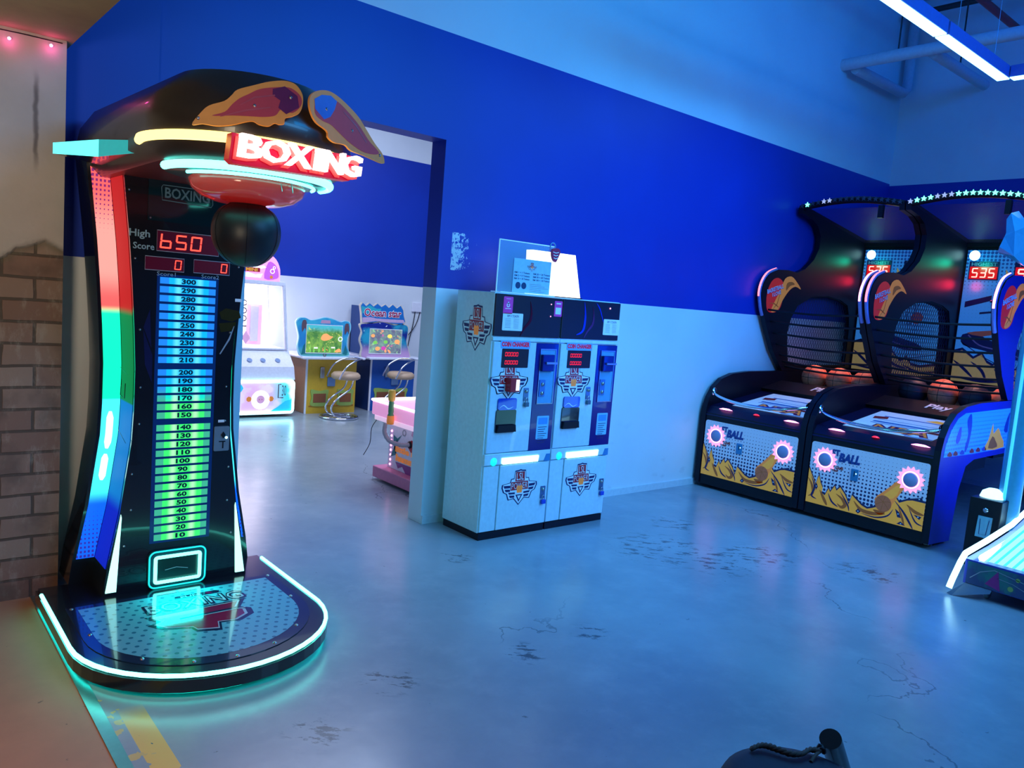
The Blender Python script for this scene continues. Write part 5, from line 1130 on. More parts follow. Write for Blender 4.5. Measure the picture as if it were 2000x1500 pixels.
b = MB(); b.box((3.42, 8.74, .76), (3.60, 8.80, 1.22), PKP); b.box((3.46, 8.72, .80), (3.55, 8.742, 1.20), mat('claw_grey_panel', (.55, .55, .68), .3)); b.build('prize_column', CM)
b = MB(); b.slab(front(8.41), [(3.24, .86), (3.29, .79), (3.34, .86), (3.29, .94)], PKP, 0, .003)
tv = Pl((3.26, 8.405, .98), (0, 0, 1), (-1, 0, 0), (0, -1, 0)); b.text(tv, '1000', 0, -.03, .30, .045, mat('claw_dark_print', (.10, .08, .08), .4), .002); b.build('glass_print', CM)
g = NG('claw_glass'); g.set('Base Color', (1, .95, 1)); g.set('Roughness', .03); g.set('Alpha', .06)
b = MB(); b.add(fq, [(0, 1, 2, 3)], g.m); b.add([fq[1], bq[1], bq[2], fq[2]], [(0, 1, 2, 3)], g.m); b.build('glass', CM)
b = MB(); mp = [(-.33, 1.50), (-.36, 1.62), (-.26, 1.73), (-.08, 1.785), (.08, 1.785), (.165, 1.735), (.215, 1.63), (.215, 1.50)]
b.slab(front(8.38), [(3.42 + x, z_) for x, z_ in smooth([(q[0], q[1]) for q in mp], 3, False) and [tuple(v)[:2] for v in smooth(mp, 3)]], mat('marquee_pink', (.8, .3, .6), .3, emit=(.95, .35, .75), es=.9), -.05, 0); mq = b.build('marquee', CM)
b = MB(); MF = Pl((.075, 8.378, 0), (1, 0, 0), (0, 0, 1), (0, -1, 0)); MV = mat('marquee_violet', (.4, .1, .5), .3, emit=(.42, .08, .55), es=.9); MW = mat('marquee_white', (1, 1, 1), .3, emit=(1, .95, 1), es=.7)
b.poly(MF, [tuple(v)[:2] for v in smooth([(3.38, 1.52), (3.42, 1.70), (3.50, 1.68), (3.54, 1.60), (3.53, 1.53)], 3, True)], MV, .001); b.poly(MF, [(3.06, 1.60), (3.30, 1.61), (3.40, 1.64), (3.37, 1.66), (3.30, 1.645), (3.06, 1.64)], MW, .002)
b.slab(MF, [(3.12, 1.585), (3.33, 1.585), (3.33, 1.63), (3.12, 1.63)], CRIM, .002, .004); b.text(MF, 'MINI', 3.17, 1.59, 3.30, 1.625, GOLD, .005, bold=.04); b.poly(MF, [(3.1, 1.525), (3.34, 1.525), (3.36, 1.57), (3.28, 1.555), (3.2, 1.575), (3.12, 1.555)], MW, .002)
b.ring(MF, 3.47, 1.605, .018, .027, MW, .003, 16); b.ring(MF, 3.49, 1.645, .010, .017, MW, .003, 16); b.disc(MF, 3.30, 1.69, .022, MW, .003, 5); b.disc(MF, 3.46, 1.54, .02, ORNG, .003, 6); b.build('marquee_print', mq)
b = MB(); CF = front(8.196); lf = b.rrect_pts(3.07, .055, 3.775, .405, .03); b.tube([CF.p(x, z_, .006) for x, z_ in lf], .014, mat('claw_led', (.5, .9, .9), .3, emit=(.45, 1.0, 1.0), es=6), 8, closed=True); b.build('led_frame', CM)
b = MB(); g = NG('claw_front_print')
c = g.mix(g.ramp(g.x, .02, .30), (.88, .50, .75), (.05, .75, .88)); c = g.mix(g.ramp(g.noise(5, 3), .5, .65), c, (.95, .72, .88)); g.set('Base Color', c); g.set('Emission Color', c); g.set('Emission Strength', .45); g.set('Roughness', .3)
b.slab(CF, lf, g.m, -.002, .001); b.disc(CF, 3.40, .20, .105, MW, .002); b.disc(CF, 3.40, .205, .045, PKP, .003, 12)
for dx in (-.015, .015): b.disc(CF, 3.40 + dx, .205, .005, CRIM, .004, 8)
b.disc(CF, 3.27, .21, .03, ORNG, .002, 7); b.disc(CF, 3.52, .21, .03, ORNG, .002, 7); b.poly(CF, [(3.50, .06), (3.60, .12), (3.68, .18), (3.76, .20), (3.76, .06)], mat('claw_blue_print', (.02, .45, .8), .3, emit=(.02, .45, .8), es=.6), .002)
b.disc(CF, 3.16, .33, .045, MC['claw_blue_print'], .002, 6)
b.ribbon(CF, [(3.63, .37), (3.60, .37), (3.60, .22), (3.66, .22)], .012, MC['claw_dark_print'], .002); b.text(CF, '30', 3.64, .24, 3.69, .36, MC['claw_dark_print'], .002); b.build('front_print', CM)
b = MB(); b.tube([(3.08, 8.30, .60), (3.77, 8.30, .60)], .010, PINK, 6); b.build('deck_led', CM)
for x in (3.30, 3.45, 3.62):
    b = MB(); b.disc(Pl((0, 8.30, .625), (1, 0, 0), (0, 1, .9), (0, -.9, 1)), x, 0, .03, mat('claw_button', (.2, .3, .5), .3), .004, 12); b.build('control_button', CM)
# kids' fishing consoles
def console(name, label, x0, x1, yf, bodym, sidem, boardm, zt, scr, marq, flip):
    T = empty(name, ((x0 + x1) / 2, yf + .3, 0), label, 'arcade machine', 'kids fishing game consoles')
    b = MB(); b.box((x0, yf, .0), (x1, yf + .005, zt), bodym); b.box((x0, yf + .005, .0), (x1, 8.97, zt), sidem, .004); b.box((x0 - .012, yf - .002, 0), (x0 + .01, yf + .01, zt), WP_); body = b.build('cabinet', T)
    b = MB(); b.box((x0 - .12, yf - .16, zt), (x1 + .03, 8.97, zt + .03), WP_, .012); b.build('table_top', T)
    return T, body
YEL = mat('console_yellow', (.72, .42, .03), .35); PCH = mat('console_peach_side', (.75, .38, .22), .4); BLU = mat('console_blue', (.01, .10, .45), .35); BLD = mat('console_dark_blue', (.008, .05, .22), .4)
T1, body1 = console('fishing_console', 'yellow kids fishing console with a green jungle screen, next to the claw machine', 4.0, 4.64, 8.35, YEL, PCH, None, .650, None, None, 0)
T2, body2 = console('fishing_console', 'blue kids console with Ocean star lettering above its screen, next to the column', 4.87, 5.50, 8.40, BLU, BLD, None, .650, None, None, 0)
def board(T, pts, y, m, rim, name):
    b = MB(); q = [tuple(v)[:2] for v in smooth(pts, 4, True)]; cx = sum(p_[0] for p_ in q) / len(q); cz = sum(p_[1] for p_ in q) / len(q)
    b.slab(front(y), q, rim, -.03, 0); b.poly(front(y), [(cx + (x - cx) * .965, cz + (z_ - cz) * .955) for x, z_ in q], m, .002); return b.build(name, T)
g = NG('reef_board_print'); c = g.mix(g.ramp(g.noise(5, 4), .4, .65), (.02, .28, .62), (.06, .55, .68)); c = g.mix(g.ramp(g.z, .80, .70), c, (.10, .45, .40)); g.set('Base Color', c); g.set('Roughness', .3); REEF = g.m
rimm = mat('aqua_rim', (.35, .75, .85), .3)
Y1 = 8.27
bp = [(3.86, .70), (3.83, .80), (3.84, .90), (3.815, 1.0), (3.80, 1.07), (3.84, 1.115), (3.91, 1.12), (3.98, 1.095), (4.08, 1.115), (4.16, 1.135), (4.26, 1.12), (4.36, 1.09), (4.42, 1.105), (4.48, 1.085), (4.49, 1.0), (4.46, .90), (4.46, .80), (4.49, .72), (4.44, .68), (4.0, .675), (3.90, .68)]
bd1 = board(T1, bp, Y1, REEF, rimm, 'screen_surround')
def scr(T, x0, z0, x1, z1, y, kind):
    F_ = front(y); b = MB(); b.slab(F_, [(x0, z0), (x1, z0), (x1, z1), (x0, z1)], screen_mat('screen_' + kind, kind), .003, .006)
    b.ribbon(F_, [(x0, z0), (x1, z0), (x1, z1), (x0, z1)], .010, WHITE, .007, closed=True); return b.build('screen', T)
a = at(596, 689, 1, Y1); c = at(669, 636.5, 1, Y1); sx0, sz0, sx1, sz1 = a.x, a.z, c.x, c.z; s1 = scr(T1, sx0, sz0, sx1, sz1, Y1, 'jungle')
b = MB(); F1 = front(Y1); FO = mat('screen_orange_fish', (.8, .3, .1), .3, emit=(.85, .32, .10), es=.9); FG = mat('screen_green_weed', (.2, .5, .1), .3, emit=(.15, .50, .06), es=.8); FW = mat('screen_pale', (.8, .8, .7), .3, emit=(.75, .80, .60), es=.8)
wx, wz = sx1 - sx0, sz1 - sz0
def ss(u, v): return (sx0 + u * wx, sz0 + v * wz)
b.poly(F1, [tuple(v)[:2] for v in smooth([ss(*q) for q in [(.40, .52), (.45, .66), (.56, .70), (.66, .62), (.74, .60), (.68, .52), (.58, .46), (.46, .45)]], 3, True)], FO, .008)
b.ring(F1, *ss(.95, .52), .018, .030, FW, .008, 16)
for u in (.1, .2, .34, .5, .64, .78, .88): b.poly(F1, [ss(u, .02), ss(u + .02, .24 + .1 * (u * 7 % 1)), ss(u + .05, .05)], FG, .0085)
for u, v in ((.22, .16), (.70, .18)): b.slab(F1, [ss(u, v), ss(u + .11, v), ss(u + .11, v + .05), ss(u, v + .05)], FW, .008, .009)
b.poly(F1, [tuple(v)[:2] for v in smooth([ss(*q) for q in [(.80, .04), (.86, .14), (.95, .17), (.98, .06)]], 2, True)], FO, .009); b.build('screen_picture', s1)
b = MB(); OT = mat('otter_print', (.14, .08, .10), .4)
for cx, cz in ((3.90, 1.025), (4.435, 1.005)):
    b.poly(F1, [tuple(v)[:2] for v in smooth([(cx - .02, cz + .06), (cx + .02, cz + .065), (cx + .035, cz), (cx + .03, cz - .06), (cx + .01, cz - .02), (cx - .02, cz - .07), (cx - .03, cz - .0)], 2, True)], OT, .003)
b.text(F1, 'LUCKY', 4.10, 1.065, 4.22, 1.105, mat('rose_print', (.75, .35, .5), .4), .003, bold=.03) if False else b.slab(F1, [(4.10, 1.062), (4.225, 1.062), (4.22, 1.10), (4.11, 1.10)], mat('rose_print', (.62, .35, .5), .4), .002, .003)
b.poly(F1, [(3.88, .70), (3.90, .80), (3.93, .84), (3.935, .76), (3.98, .72)], mat('teal_print', (.01, .20, .22), .4), .003); b.poly(F1, [(4.40, .71), (4.43, .82), (4.46, .74), (4.45, .70)], MC['teal_print'], .003); b.ring(F1, 4.17, .70, .012, .022, OT, .003, 14)
b.build('surround_print', bd1)
Y2 = 8.33
g = NG('ocean_board_print'); c = g.mix(g.ramp(g.noise(4, 4), .42, .6), (.005, .02, .26), (.02, .38, .55)); c = g.mix(g.ramp(g.z, .86, .72), c, (.60, .35, .60)); c = g.mix(g.ramp(g.noise(26, 2), .70, .73), c, (.8, .85, .95)); g.set('Base Color', c); g.set('Roughness', .3)
rimp = mat('cream_rim', (.70, .62, .50), .4)
def B2(px, py): q = at(px, py, 1, Y2); return (q.x, q.z)
bp2 = [B2(*q) for q in [(704, 697), (706, 680), (702, 664), (706, 648), (702, 634), (710, 631), (730, 630), (748, 628), (770, 634), (788, 633), (798, 638), (797, 655), (795, 668), (799, 685), (801, 700), (786, 703), (720, 702)]]
bd2 = board(T2, bp2, Y2, g.m, rimp, 'screen_surround')
a = B2(719.5, 690); c = B2(785, 644.5); s2 = scr(T2, a[0], a[1], c[0], c[1], Y2, 'reef')
b = MB(); wx, wz = c[0] - a[0], c[1] - a[1]
for u, v, r_, m_ in ((.10, .72, .028, FO), (.62, .72, .034, mat('screen_yellow_fish', (.8, .6, .1), .3, emit=(.9, .62, .10), es=.9)), (.86, .50, .040, FO), (.26, .20, .034, FO), (.44, .22, .034, mat('screen_magenta', (.5, .05, .3), .3, emit=(.55, .05, .30), es=.8)), (.18, .45, .03, FG), (.5, .48, .03, FG)):
    b.disc(front(Y2), a[0] + u * wx, a[1] + v * wz, r_, m_, .008, 9, ry=r_ * .75, a0=u)
b.build('screen_picture', s2)
mtop = [B2(*q) for q in [(706, 631), (705, 612), (703, 596), (707, 590), (714, 597), (721, 591), (729, 598), (737, 592), (745, 599), (753, 594), (760, 601), (768, 594), (776, 602), (784, 596), (789, 606), (790, 618), (793, 630), (786, 636), (765, 634), (748, 628), (725, 632)]]
b = MB(); b.slab(front(Y2), mtop, rimp, -.03, 0); cx = sum(p_[0] for p_ in mtop) / len(mtop); cz = sum(p_[1] for p_ in mtop) / len(mtop)
b.poly(front(Y2), [(cx + (x - cx) * .96, cz + (z_ - cz) * .92) for x, z_ in mtop], mat('marquee_ocean_blue', (.01, .16, .50), .3), .002)
b.poly(front(Y2), [B2(*q) for q in [(707, 612), (706, 597), (714, 600), (722, 596), (735, 603), (745, 603), (740, 611)]], mat('marquee_teal', (.03, .42, .50), .3), .003)
b.poly(front(Y2), [B2(*q) for q in [(708, 630), (708, 620), (722, 619), (735, 622), (765, 624), (788, 625), (790, 631), (760, 630), (735, 627)]], mat('marquee_lilac', (.62, .42, .62), .3), .003)
a = B2(711, 617); c = B2(784, 606)
b.text(front(Y2), 'Ocean star', a[0] - .006, a[1] - .006, c[0] + .006, c[1] + .006, WHITE, .004, bold=.07); b.text(front(Y2), 'Ocean star', a[0], a[1], c[0], c[1], mat('crimson_lettering', (.42, .01, .08), .35), .005, bold=.015); b.build('marquee', T2)
b = MB(); b.box((4.85, 8.44, .68), (4.87, 8.95, 1.28), BLD); b.box((4.85, 8.93, .68), (5.45, 8.95, 1.05), BLD); b.build('rear_housing', T2)
b = MB(); b.box((4.02, 8.30, .68), (4.42, 8.55, 1.02), WP_); b.build('screen_housing', T1)
b = MB(); b.box((4.90, 8.36, .68), (5.32, 8.92, 1.02), BLD); b.build('screen_housing', T2)
GRN = mat('lime_frame', (.35, .48, .10), .4); BRN = mat('brown_hatch', (.30, .09, .03), .4)
for T, body, yf, sp2 in ((T1, body1, 8.35, ((4.06, 4.28), (4.40, 4.61))), (T2, body2, 8.40, ((4.93, 5.40),))):
    for xa, xb in sp2:
        b = MB(); F_ = front(yf); q = [tuple(v)[:2] for v in smooth([(xa, .10), ((xa + xb) / 2, .085), (xb, .10), (xb - .01, .19), (xb, .28), ((xa + xb) / 2, .265), (xa, .285), (xa + .01, .19)], 3, True)]
        b.slab(F_, q, GRN, 0, .01); b.slab(F_, [(xa + .03, .13), (xb - .03, .13), (xb - .03, .235), (xa + .03, .235)], BRN, .01, .012); b.build('prize_hatch', body)
    b = MB(); xm = 4.16 if T is T1 else 5.06
    b.box((xm, yf - .03, .42), (xm + .05, yf, .55), STEEL, .006); b.box((xm + .10, yf - .02, .32), (xm + .20, yf, .43), mat('coin_door_blue_grey', (.15, .25, .45), .3, .4), .008); b.build('coin_mech', body)
b = MB(); b.tube([(4.04, 8.345, .09), (4.62, 8.345, .09)], .004, GOLDD, 5); b.build('seam_line', body1)
# chrome stools
def stool(x, y, label):
    T = empty('chrome_stool', (x, y, 0), label, 'stool', 'chrome hoop-back stools')
    b = MB(); b.tube([(x + .21 * math.cos(t), y + .21 * math.sin(t), .014) for t in [i * math.pi / 14 for i in range(28)]], .013, CHROME, 8, closed=True); b.lathe((x, y, 0), [(.0001, .012), (.20, .012), (.20, .002)], CHROME, 24); b.build('base_ring', T)
    for dy in (-.07, .07):
        b = MB(); b.tube([tuple(v) for v in smooth([(x + .10, y + dy, .02), (x - .08, y + dy, .035), (x - .14, y + dy, .12), (x - .08, y + dy, .22), (x + .08, y + dy, .34), (x + .12, y + dy, .44)], 5)], .011, CHROME, 8); b.build('leg', T)
    b = MB(); b.lathe((x + .06, y, 0), [(.0001, .445), (.14, .448), (.165, .465), (.165, .500), (.14, .525), (.0001, .532)], mat('tan_vinyl', (.58, .38, .24), .5), 24); b.build('seat', T)
    b = MB(); b.tube([tuple(v) for v in smooth([(x - .10, y - .15, .46), (x - .02, y - .155, .60), (x + .13, y - .12, .68), (x + .25, y, .68), (x + .13, y + .12, .68), (x - .02, y + .155, .60), (x - .10, y + .15, .46)], 5)], .010, CHROME, 8); b.build('back_hoop', T)
stool(4.265, 8.02, 'chrome stool with tan seat in front of the yellow console')
q = at(775, 815, 2, 0); stool(5.02, 8.05, 'chrome stool with tan seat in front of the blue console, behind the hammer game')
# hammer game
HM = empty('hammer_game', (3.5, 5.06, 0), 'white and pink hammer game behind the column, its tray rim glowing pink', 'arcade machine')
HP = Pl((3.155, 0, 0), (0, -1, 0), (0, 0, 1), (-1, 0, 0))
PKS = mat('hammer_pink_base', (.72, .22, .36), .4)
b = MB(); b.box((3.155, 4.62, .02), (3.92, 5.33, .11), PKS, .008); b.build('base_skirt', HM)
b = MB(); b.box((3.235, 4.68, .11), (3.85, 5.24, .49), mat('hammer_white', (.78, .78, .86), .35), .004); hb = b.build('body', HM)
b = MB(); b.box((3.10, 4.60, .53), (3.95, 5.30, .64), mat('hammer_tray_pink', (.9, .6, .75), .35, emit=(1.0, .30, .62), es=.5), .01); b.box((3.115, 4.62, .49), (3.93, 5.28, .53), mat('hammer_tray_white', (.9, .8, .88), .35, emit=(1.0, .62, .85), es=.5), .006); tr = b.build('tray', HM)
b = MB(); b.tube([(3.10, 4.60, .645), (3.10, 5.30, .645), (3.95, 5.30, .645)], .010, mat('pink_white_led', (1, .8, .9), .3, emit=(1, .62, .85), es=4), 8); b.build('tray_led', tr)
HB = Pl((3.234, 0, 0), (0, -1, 0), (0, 0, 1), (-1, 0, 0)); b = MB()
b.poly(HB, [tuple(q) for q in [(-5.17, .38), (-5.11, .36), (-5.05, .40), (-5.14, .30), (-5.20, .20), (-5.12, .23), (-5.16, .30)]], MC['teal_print'], .002)
b.text(HB, 'little mi', -5.13, .255, -4.80, .305, ORNG, .003, bold=.05); b.text(HB, 'hammer', -5.12, .185, -4.74, .24, ORNG, .003, bold=.06)
b.poly(HB, [(-5.12, .175), (-5.08, .13), (-5.02, .155), (-4.93, .08), (-4.86, .14), (-4.76, .12), (-4.74, .18)], mat('hammer_purple', (.30, .06, .25), .4), .002); b.ring(HB, -5.02, .42, .018, .026, GREY, .002, 12); b.poly(HB, [(-4.90, .47), (-4.87, .44), (-4.88, .40), (-4.92, .42)], MC['rose_print'], .002)
b.disc(HB, -4.90, .335, .05, CRIM, .002, 7); b.build('body_print', hb)
for i in range(8):
    b = MB(); b.lathe((3.233, 5.20, .14 + i * .038), [(.0001, -.008), (.008, -.004), (.009, 0)], PINK, 8, axis='x'); b.build('edge_light', hb)
b = MB(); hs = smooth([(3.11, 5.10, .49), (3.10, 5.09, .42), (3.12, 5.04, .36), (3.18, 4.97, .34), (3.235, 4.93, .345)], 6)
b.tube([tuple(v) for v in hs], .018, mat('grey_hose', (.40, .38, .44), .5), 10, rr=[.018 if i % 2 else .0155 for i in range(len(hs))]); b.lathe((3.234, 4.93, .345), [(.0001, -.012), (.028, -.010), (.03, 0)], BLK2, 14, axis='x'); b.build('hose', HM)
# toy mallet resting on the tray corner
q = at(766, 790, 0, 3.075); my = q.y
b = MB(); mz = .50
b.lathe((3.068, my, 0), [(.0001, .505), (.026, .507), (.029, .53), (.026, .572)], ORNG, 18); b.lathe((3.068, my, 0), [(.026, .572), (.019, .585), (.021, .60), (.021, .665), (.018, .68)], mat('mallet_green', (.08, .30, .12), .4), 18); b.lathe((3.068, my, 0), [(.018, .68), (.026, .69), (.029, .71), (.029, .745), (.024, .765), (.0001, .768)], mat('mallet_yellow', (.85, .50, .06), .4), 18)
b.tube([(3.095, my, .60), (3.075, my, .60)], .004, CHROME, 6)
o = b.build('toy_mallet'); recenter(o, (3.068, my, .505)); top_tag(o, 'orange and green toy mallet clipped upright on the glowing tray corner', 'toy hammer')
b = MB(); b.tube([tuple(v) for v in smooth([(3.12, 5.25, .49), (3.09, 5.27, .42), (3.095, 5.29, .30), (3.06, 5.32, .20)], 4)], .003, BLK2, 5); b.build('dangling_cord', HM)
# socket and cables on the far wall
T = empty('wall_socket', (5.86, 9.0, 1.30), 'white double wall socket with dark cables above the blue console', 'socket')
b = MB(); b.box((5.78, 8.975, 1.235), (5.94, 9.0, 1.365), WP_, .008); b.build('faceplate', T)
b = MB(); b.tube([tuple(v) for v in smooth([(5.83, 8.98, 1.24), (5.80, 8.97, 1.05), (5.74, 8.97, .75), (5.72, 8.97, .4)], 4)], .006, BLK2, 5); b.build('cable', T)
b = MB(); b.tube([tuple(v) for v in smooth([(5.91, 8.98, 1.24), (5.84, 8.97, 1.05), (5.68, 8.97, .85), (5.62, 8.97, .7)], 4)], .006, BLK2, 5); b.build('cable', T)

# ------------------------------------------------------------------ low glowing floor game at the right edge
HG = empty('floor_game', (5.9, 1.1, 0), 'low floor game with a glowing striped deck and white light rail at the right edge', 'arcade machine')
BLUM = mat('deep_blue_plastic', (.01, .03, .35), .3, coat=.3)
def rz(x): return .235 + max(0, x - 4.95) * .075 + max(0, x - 5.6) * .16
b = MB(); XS = [4.95, 5.3, 5.7, 6.1, 6.6, 7.2]
Sp = Pl((0, 0, 0), (1, 0, 0), (0, 0, 1), (0, -1, 0))
b.slab(Pl((0, 1.615, 0), (1, 0, 0), (0, 0, 1), (0, -1, 0)), [(4.955, .07)] + [(7.2, .07)] + [(x, rz(x) - .02) for x in reversed(XS)], BLUM, 0, 1.1); hbdy = b.build('body', HG)
b = MB(); g = NG('striped_deck'); st = g.math('LESS_THAN', g.math('FRACT', g.math('DIVIDE', g.y, .045)), .35)
c = g.mix(st, (.30, 1.0, 1.0), (.05, .55, .70)); g.set('Base Color', (.1, .3, .4)); g.set('Emission Color', c); g.set('Emission Strength', 1.5); g.set('Roughness', .2)
b.add([(4.975, 1.545, rz(4.975) - .012), (4.975, .55, rz(4.975) - .012), (6.6, .55, rz(6.6) - .012), (6.6, 1.545, rz(6.6) - .012)], [(0, 1, 2, 3)], g.m); b.build('lit_deck', HG)
b = MB(); b.tube([(4.975, 1.54, rz(4.975) - .004)] + [(x, 1.54, rz(x) - .002) for x in XS[1:]], .020, ICE, 8); b.build('inner_light', HG)
b = MB(); b.tube([(4.885, 1.66, .035), (4.90, 1.652, .09), (4.935, 1.635, .19), (4.965, 1.625, .240)] + [(x, 1.622, rz(x) + .012) for x in XS[1:]], .017, ICE, 8); b.build('light_rail', HG)
b = MB(); AP2 = Pl((4.954, 0, 0), (0, -1, 0), (0, 0, 1), (-1, 0, 0)); g = NG('floor_game_print')
c = g.mix(g.ramp(g.noise(7, 4), .45, .6), (.03, .05, .14), (.02, .16, .14)); c = g.mix(g.ramp(g.noise(12, 1, g.vec(g.x, g.y, 6.0)), .68, .70), c, (.25, .42, .12)); g.set('Base Color', c); g.set('Roughness', .12); g.set('Coat Weight', .6)
b.slab(AP2, [(-1.60, .075), (-.6, .075), (-.6, .205), (-1.60, .205)], g.m, 0, .004); b.poly(AP2, [(-1.50, .10), (-1.44, .19), (-1.42, .08)], mat('magenta_print', (.35, .02, .18), .3), .005); b.ribbon(AP2, [(-1.58, .11), (-1.53, .16), (-1.46, .19), (-1.30, .16)], .004, GREY, .005); b.ribbon(AP2, [(-1.44, .15), (-1.36, .14), (-1.28, .11)], .003, GREY, .005)
for y_, z_, r_ in ((-1.37, .11, .015), (-1.34, .17, .012), (-1.24, .13, .014)): b.disc(AP2, y_, z_, r_, mat('lime_dot_print', (.30, .40, .10), .3), .005, 10)
b.build('front_print', hbdy)
b = MB(); b.add([(4.86, 1.66, .008), (4.955, 1.60, .075), (4.955, 1.46, .075), (4.93, 1.46, .055), (4.865, 1.635, .0)], [(0, 1, 2, 3, 4)], mat('grey_bracket', (.05, .07, .12), .5, .2)); b.build('corner_bracket', HG)
b = MB(); b.lathe((5.02, 1.50, .035), [(.0001, -.012), (.030, -.012), (.035, -.006), (.035, .006), (.030, .012), (.0001, .012)], GREY, 18, axis='y'); b.box((5.0, 1.485, .05), (5.04, 1.515, .08), STEEL); b.build('castor', HG)
for x, y in ((7.0, 1.5), (7.0, .62), (5.02, .62)):
    b = MB(); b.lathe((x, y, .035), [(.0001, -.012), (.035, -.008), (.035, .008), (.0001, .012)], GREY, 14, axis='y'); b.box((x - .02, y - .015, .05), (x + .02, y + .015, .08), STEEL); b.build('castor', HG)
# coin post with dome lamp
XC = 5.62; yl = at(1893, 985, 0, XC).y; yr = at(1958, 985, 0, XC).y; zt = at(1893, 968, 0, XC).z
CPT = Pl((XC, 0, 0), (0, -1, 0), (0, 0, 1), (-1, 0, 0))
b = MB(); b.box((XC, yr, 0), (XC + .34, yl, zt), BLK2, .006); cpo = b.build('coin_post', HG)
def cpx(px, py): q = at(px, py, 0, XC); return (-q.y, q.z)
a = cpx(1904, 1046); c = cpx(1938, 1012)
b = MB(); b.slab(CPT, [(a[0], a[1]), (c[0], a[1]), (c[0] + .004, c[1]), (a[0] + .006, c[1])], mat('coin_return_steel', (.30, .55, .70), .25, .6), .001, .008); mx_ = (a[0] + c[0]) / 2; b.ribbon(CPT, [(a[0] + .02, c[1] - .02), (mx_ - .02, a[1] + .02), (mx_ + .02, a[1] + .02), (c[0] - .012, c[1] - .02)], .004, NAVY, .009); b.build('coin_return', cpo)
q = cpx(1925, 997); b = MB(); b.lathe(CPT.p(q[0], q[1], 0), [(.0001, -.008), (.014, -.006), (.017, 0)], STEEL, 12, axis='x'); b.build('lock', cpo)
q = at(1938, 975, 0, XC + .12); b = MB(); b.lathe((XC + .12, q.y, zt), [(.0001, .062), (.03, .058), (.062, .038), (.075, 0)], mat('dome_lamp', (.5, .8, .9), .2, emit=(.45, .95, 1.0), es=2.0), 24); b.build('dome_lamp', cpo)
q = at(1973, 965, 0, 5.80); py_ = q.y
b = MB(); b.tube([(5.80, py_, .26), (5.80, py_, 2.6)], .066, mat('pale_blue_column', (.05, .26, .44), .25, emit=(.0, .22, .50), es=.08), 20); b.build('column', HG)
b = MB(); b.tube([(5.728, py_ + .01, .30), (5.728, py_ + .01, 2.6)], .010, mat('column_light_line', (.1, .5, .8), .3, emit=(.05, .55, 1.0), es=.9), 6); b.build('column_light', HG)
CR = mat('crystal_cyan', (.05, .30, .55), .12, emit=(.01, .20, .60), es=.10)
def cc(px, py, x): q = at(px, py, 0, x); return tuple(q)
v0 = [cc(1975, 416, 5.5), cc(1966, 428, 5.55), cc(1965, 455, 5.5), cc(1982, 452, 5.38), cc(2010, 440, 5.5), cc(1962, 462, 5.5), cc(1952, 482, 5.5), cc(1949, 492, 5.55), cc(1980, 500, 5.36), cc(2000, 520, 5.5), cc(2025, 470, 5.6), cc(1990, 425, 5.7), cc(1990, 500, 5.8), cc(1990, 412, 5.6)]
b = MB(); b.add(v0, [(0, 1, 3), (1, 2, 3), (0, 3, 4), (2, 5, 3), (5, 6, 8), (5, 8, 3), (6, 7, 8), (7, 9, 8), (8, 9, 10), (3, 8, 10), (3, 10, 4), (0, 4, 13), (0, 13, 1), (13, 11, 1), (1, 11, 2), (11, 12, 2), (2, 12, 5), (5, 12, 6), (6, 12, 7), (7, 12, 9), (9, 12, 10), (12, 11, 10), (11, 13, 4), (11, 4, 10)], CR); b.build('crystal_ornament', HG)

# ------------------------------------------------------------------ foreground seat pad and tube
T = empty('padded_stool', (1.40, .68, 0), 'dark round padded stool top at the bottom edge with a braided cord over it', 'stool')
PV = mat('dark_vinyl_pad', (.010, .009, .030), .6, gs=60, grain=.08)
b = MB(); b.lathe((1.40, .68, 0), [(.0001, .535), (.135, .535), (.158, .55), (.162, .578), (.152, .600), (.125, .610), (.0001, .616)], PV, 40); pad = b.build('seat', T)
b = MB(); b.tube([(1.40 - .14, .70, .6), (1.40, .685, .6135), (1.40 + .14, .66, .6)], .002, BLK2, 5); b.build('seam', pad)
b = MB(); b.lathe((1.40, .68, 0), [(.0001, 0), (.10, 0), (.10, .012), (.03, .03), (.025, .54)], CHROME, 28); b.build('pedestal', T)
P0 = at(1622, 1443, 2, .64); P1_ = at(1640, 1500, 2, .54); dv = (P1_ - P0).normalized(); fl_ = P0 + dv * ((0 - P0.z) / dv.z)
mid = P0 + dv * .17
T = empty('tube_stand', (mid.x, mid.y, 0), 'short black tube leaning up at the bottom edge beside the padded stool', 'stand')
b = MB(); TB = mat('black_rubber_tube', (.012, .02, .03), .3, coat=.3); b.tube([P0, P0 + dv * .01, P0 + dv * .17], .0225, TB, 20); b.tube([P0 + dv * .16, (mid.x, mid.y, .38), (mid.x, mid.y, .02)], .016, TB, 14); b.build('tube', T)
b = MB(); b.lathe((mid.x, mid.y, 0), [(.0001, 0), (.05, 0), (.05, .012), (.02, .03)], BLK2, 24); b.build('foot', T)
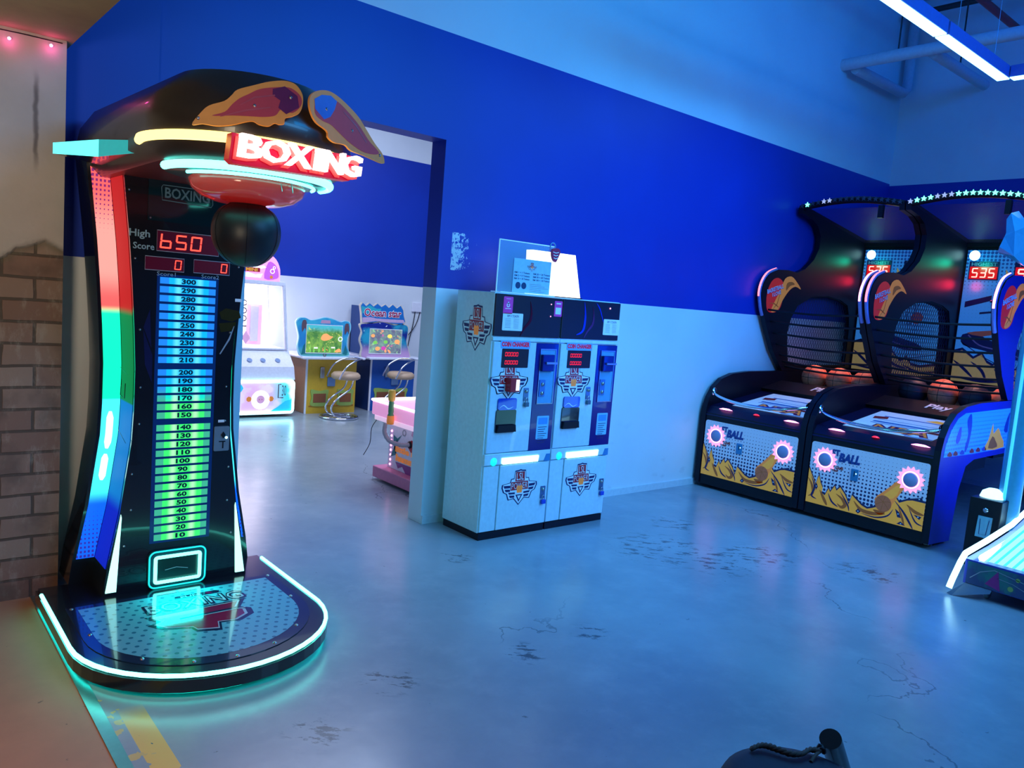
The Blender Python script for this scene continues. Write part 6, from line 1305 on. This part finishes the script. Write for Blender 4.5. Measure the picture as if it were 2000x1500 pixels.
R1 = [at(1468, 1462, 2, .616), at(1482, 1456, 2, .620), at(1500, 1457, 2, .622), at(1520, 1464, 2, .622), at(1545, 1472, 2, .622), at(1566, 1472, 2, .621), at(1580, 1464, 2, .621), at(1598, 1466, 2, .621), at(1604, 1464, 2, .621)]
rp = smooth([tuple(v) for v in R1], 8)
b = MB(); RO = mat('braided_cord', (.10, .06, .05), .7)
for ph in (0, math.pi): b.tube([(x + .0035 * math.cos(i * .9 + ph), y + .0035 * math.sin(i * .9 + ph), z_ + .0035 * math.cos(i * .9 + ph + 1)) for i, (x, y, z_) in enumerate(rp)], .0038, RO, 6)
k0 = V(rp[-1]); b.tube([tuple(k0 + V((.006 * math.cos(t), .006 * math.sin(t), .006 * math.sin(2 * t)))) for t in [i * .5 for i in range(13)]], .005, BLK2, 6, closed=True)
e1 = [at(1600, 1468, 2, .62), at(1590, 1478, 2, .617), at(1584, 1488, 2, .612)]
b.tube([tuple(v) for v in smooth([tuple(v) for v in e1], 4)], .004, RO, 6)
o = b.build('cord'); recenter(o, tuple(k0)); top_tag(o, 'brown braided cord lying over the padded stool and knotted at the black tube', 'cord')
# pink string lights where the plaster meets the soffit
for i, (px, py, lb_) in enumerate(((18, 75, 'left pink fairy light under the plaster soffit'), (100, 89, 'right pink fairy light under the plaster soffit, near the column edge'))):
    q = at(px, py, 1, 3.915); b = MB(); b.lathe((q.x, q.y, min(q.z, 2.425)), [(.0001, -.007), (.006, -.004), (.007, .003), (.0001, .008)], PINK, 10); o = b.build('fairy_light'); recenter(o, (q.x, q.y, min(q.z, 2.425))); top_tag(o, lb_, 'string light', 'pink fairy lights on a wire')
    point('fairy_glow', (q.x, q.y - .02, min(q.z, 2.425) - .01), (1.0, .05, .35), .10, .01)
qa = at(-40, 66, 1, 3.922); qb = at(122, 92, 1, 3.922)
b = MB(); b.tube([(-.6, 3.922, 2.43), (qa.x, 3.922, 2.425), ((qa.x + qb.x) / 2, 3.922, 2.430), (qb.x, 3.922, 2.43)], .0025, BLK2, 5); o = b.build('light_wire'); recenter(o, (0, 3.922, 2.43)); top_tag(o, 'thin dark wire carrying the fairy lights along the plaster', 'wire')
